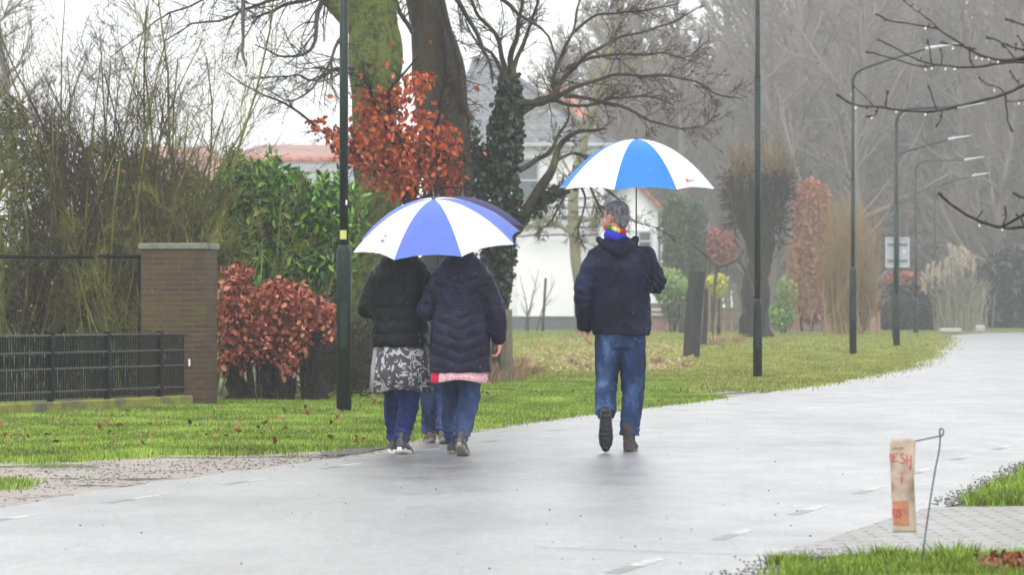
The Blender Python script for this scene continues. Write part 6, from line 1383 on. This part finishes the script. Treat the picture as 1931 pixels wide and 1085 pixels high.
mb.loft([(0, 0, z(650), .19, .145), (0, 0, z(600), .19, .145), (0, 0, z(540), .195, .14), (0, 0, z(505), .20, .135), (0, 0, z(490), .15, .105), (0, 0, z(478), .09, .085), (0, 0, z(468), .078, .078)], 30, 2.4)
for s_ in 'LR':
    a = J['arm' + s_]; mb.capsule([a[0], a[0].lerp(a[1], .5), a[1], a[1].lerp(a[2], .5), a[2]], [.075, .07, .066, .06, .05], 16)
fuse(mb, 'jacket', MAT['grey_jacket'], .008, wc, 4, .5, disp=fold(.016, 8, 5, 19))
jeans(wc, J, 'denim_pale', rt=.095, rk=.08, ra=.075, cuff=.01)
shoe(wc, (J['legL'][2].x, J['legL'][2].y, .105), (-.1, 1), math.radians(6), 'shoe_taupe', 'sole_grey'); shoe(wc, (J['legR'][2].x, J['legR'][2].y, .112), (.05, 1), math.radians(10), 'shoe_taupe', 'sole_grey')
umbrella('dark navy umbrella mostly hidden behind the periwinkle one', P(872, 371, YC + .1), (.06, -.02, 1), .50, .205, .66, None, math.radians(-100), (UN, UN))

# ---------------------------------------------------------------- falling rain drops and the wet air
N = 8000; V = np.empty((N, 6, 3)); y = 10 + 55 * NP.random(N) ** .8; x = (NP.random(N) - .5) * 2 * .17 * y; zz = NP.random(N) * (.1 * y + 1.2); r = .0004 + .0005 * NP.random(N); l = r * 9
V[:, 0] = np.stack([x, y, zz + l], 1); V[:, 1] = np.stack([x, y, zz - l], 1)
for k in range(4):
    a = k * math.pi / 2 + .4; V[:, 2 + k] = np.stack([x + r * math.cos(a), y + r * math.sin(a), zz - l * .2], 1)
N2 = 2500; V2 = np.empty((N2, 6, 3)); y = 13 + 60 * NP.random(N2) ** 1.1; x = (NP.random(N2) - .5) * 2 * .165 * y; zz = .010 + .018 * NP.random(N2) ** 3; r = .0008 + .001 * NP.random(N2)
V2[:, 0] = np.stack([x, y, zz + r * 1.6], 1); V2[:, 1] = np.stack([x, y, zz - r], 1)      # drops bouncing off the wet surface
for k in range(4):
    a = k * math.pi / 2; V2[:, 2 + k] = np.stack([x + r * math.cos(a), y + r * math.sin(a), zz], 1)
V = np.concatenate([V, V2])
tag(np_mesh('rain', V, 6, [(0, 2, 3), (0, 3, 4), (0, 4, 5), (0, 5, 2), (1, 3, 2), (1, 4, 3), (1, 5, 4), (1, 2, 5)], M_('rain_drop', [S(150, 154, 158), S(200, 202, 204)], rough=.1, spec=.8, transl=.5)), 'fine falling raindrops filling the air over the road', 'rain', kind='stuff')
mb = MB(); mb.box((0, 310, 19.5), (780, 760, 41)); hz = mb.build('haze', MAT['drop'], None, False)
hm = bpy.data.materials.new('rain_haze'); hm.use_nodes = True; t = hm.node_tree; t.nodes.clear(); o = t.nodes.new('ShaderNodeOutputMaterial'); pv = t.nodes.new('ShaderNodeVolumePrincipled')
pv.inputs['Color'].default_value = (.80, .82, .84, 1); pv.inputs['Density'].default_value = .00145; pv.inputs['Anisotropy'].default_value = .2; t.links.new(pv.outputs[0], o.inputs['Volume']); hz.data.materials.clear(); hz.data.materials.append(hm)
tag(hz, 'pale rain haze between the camera and the distant wood', 'haze', kind='stuff')
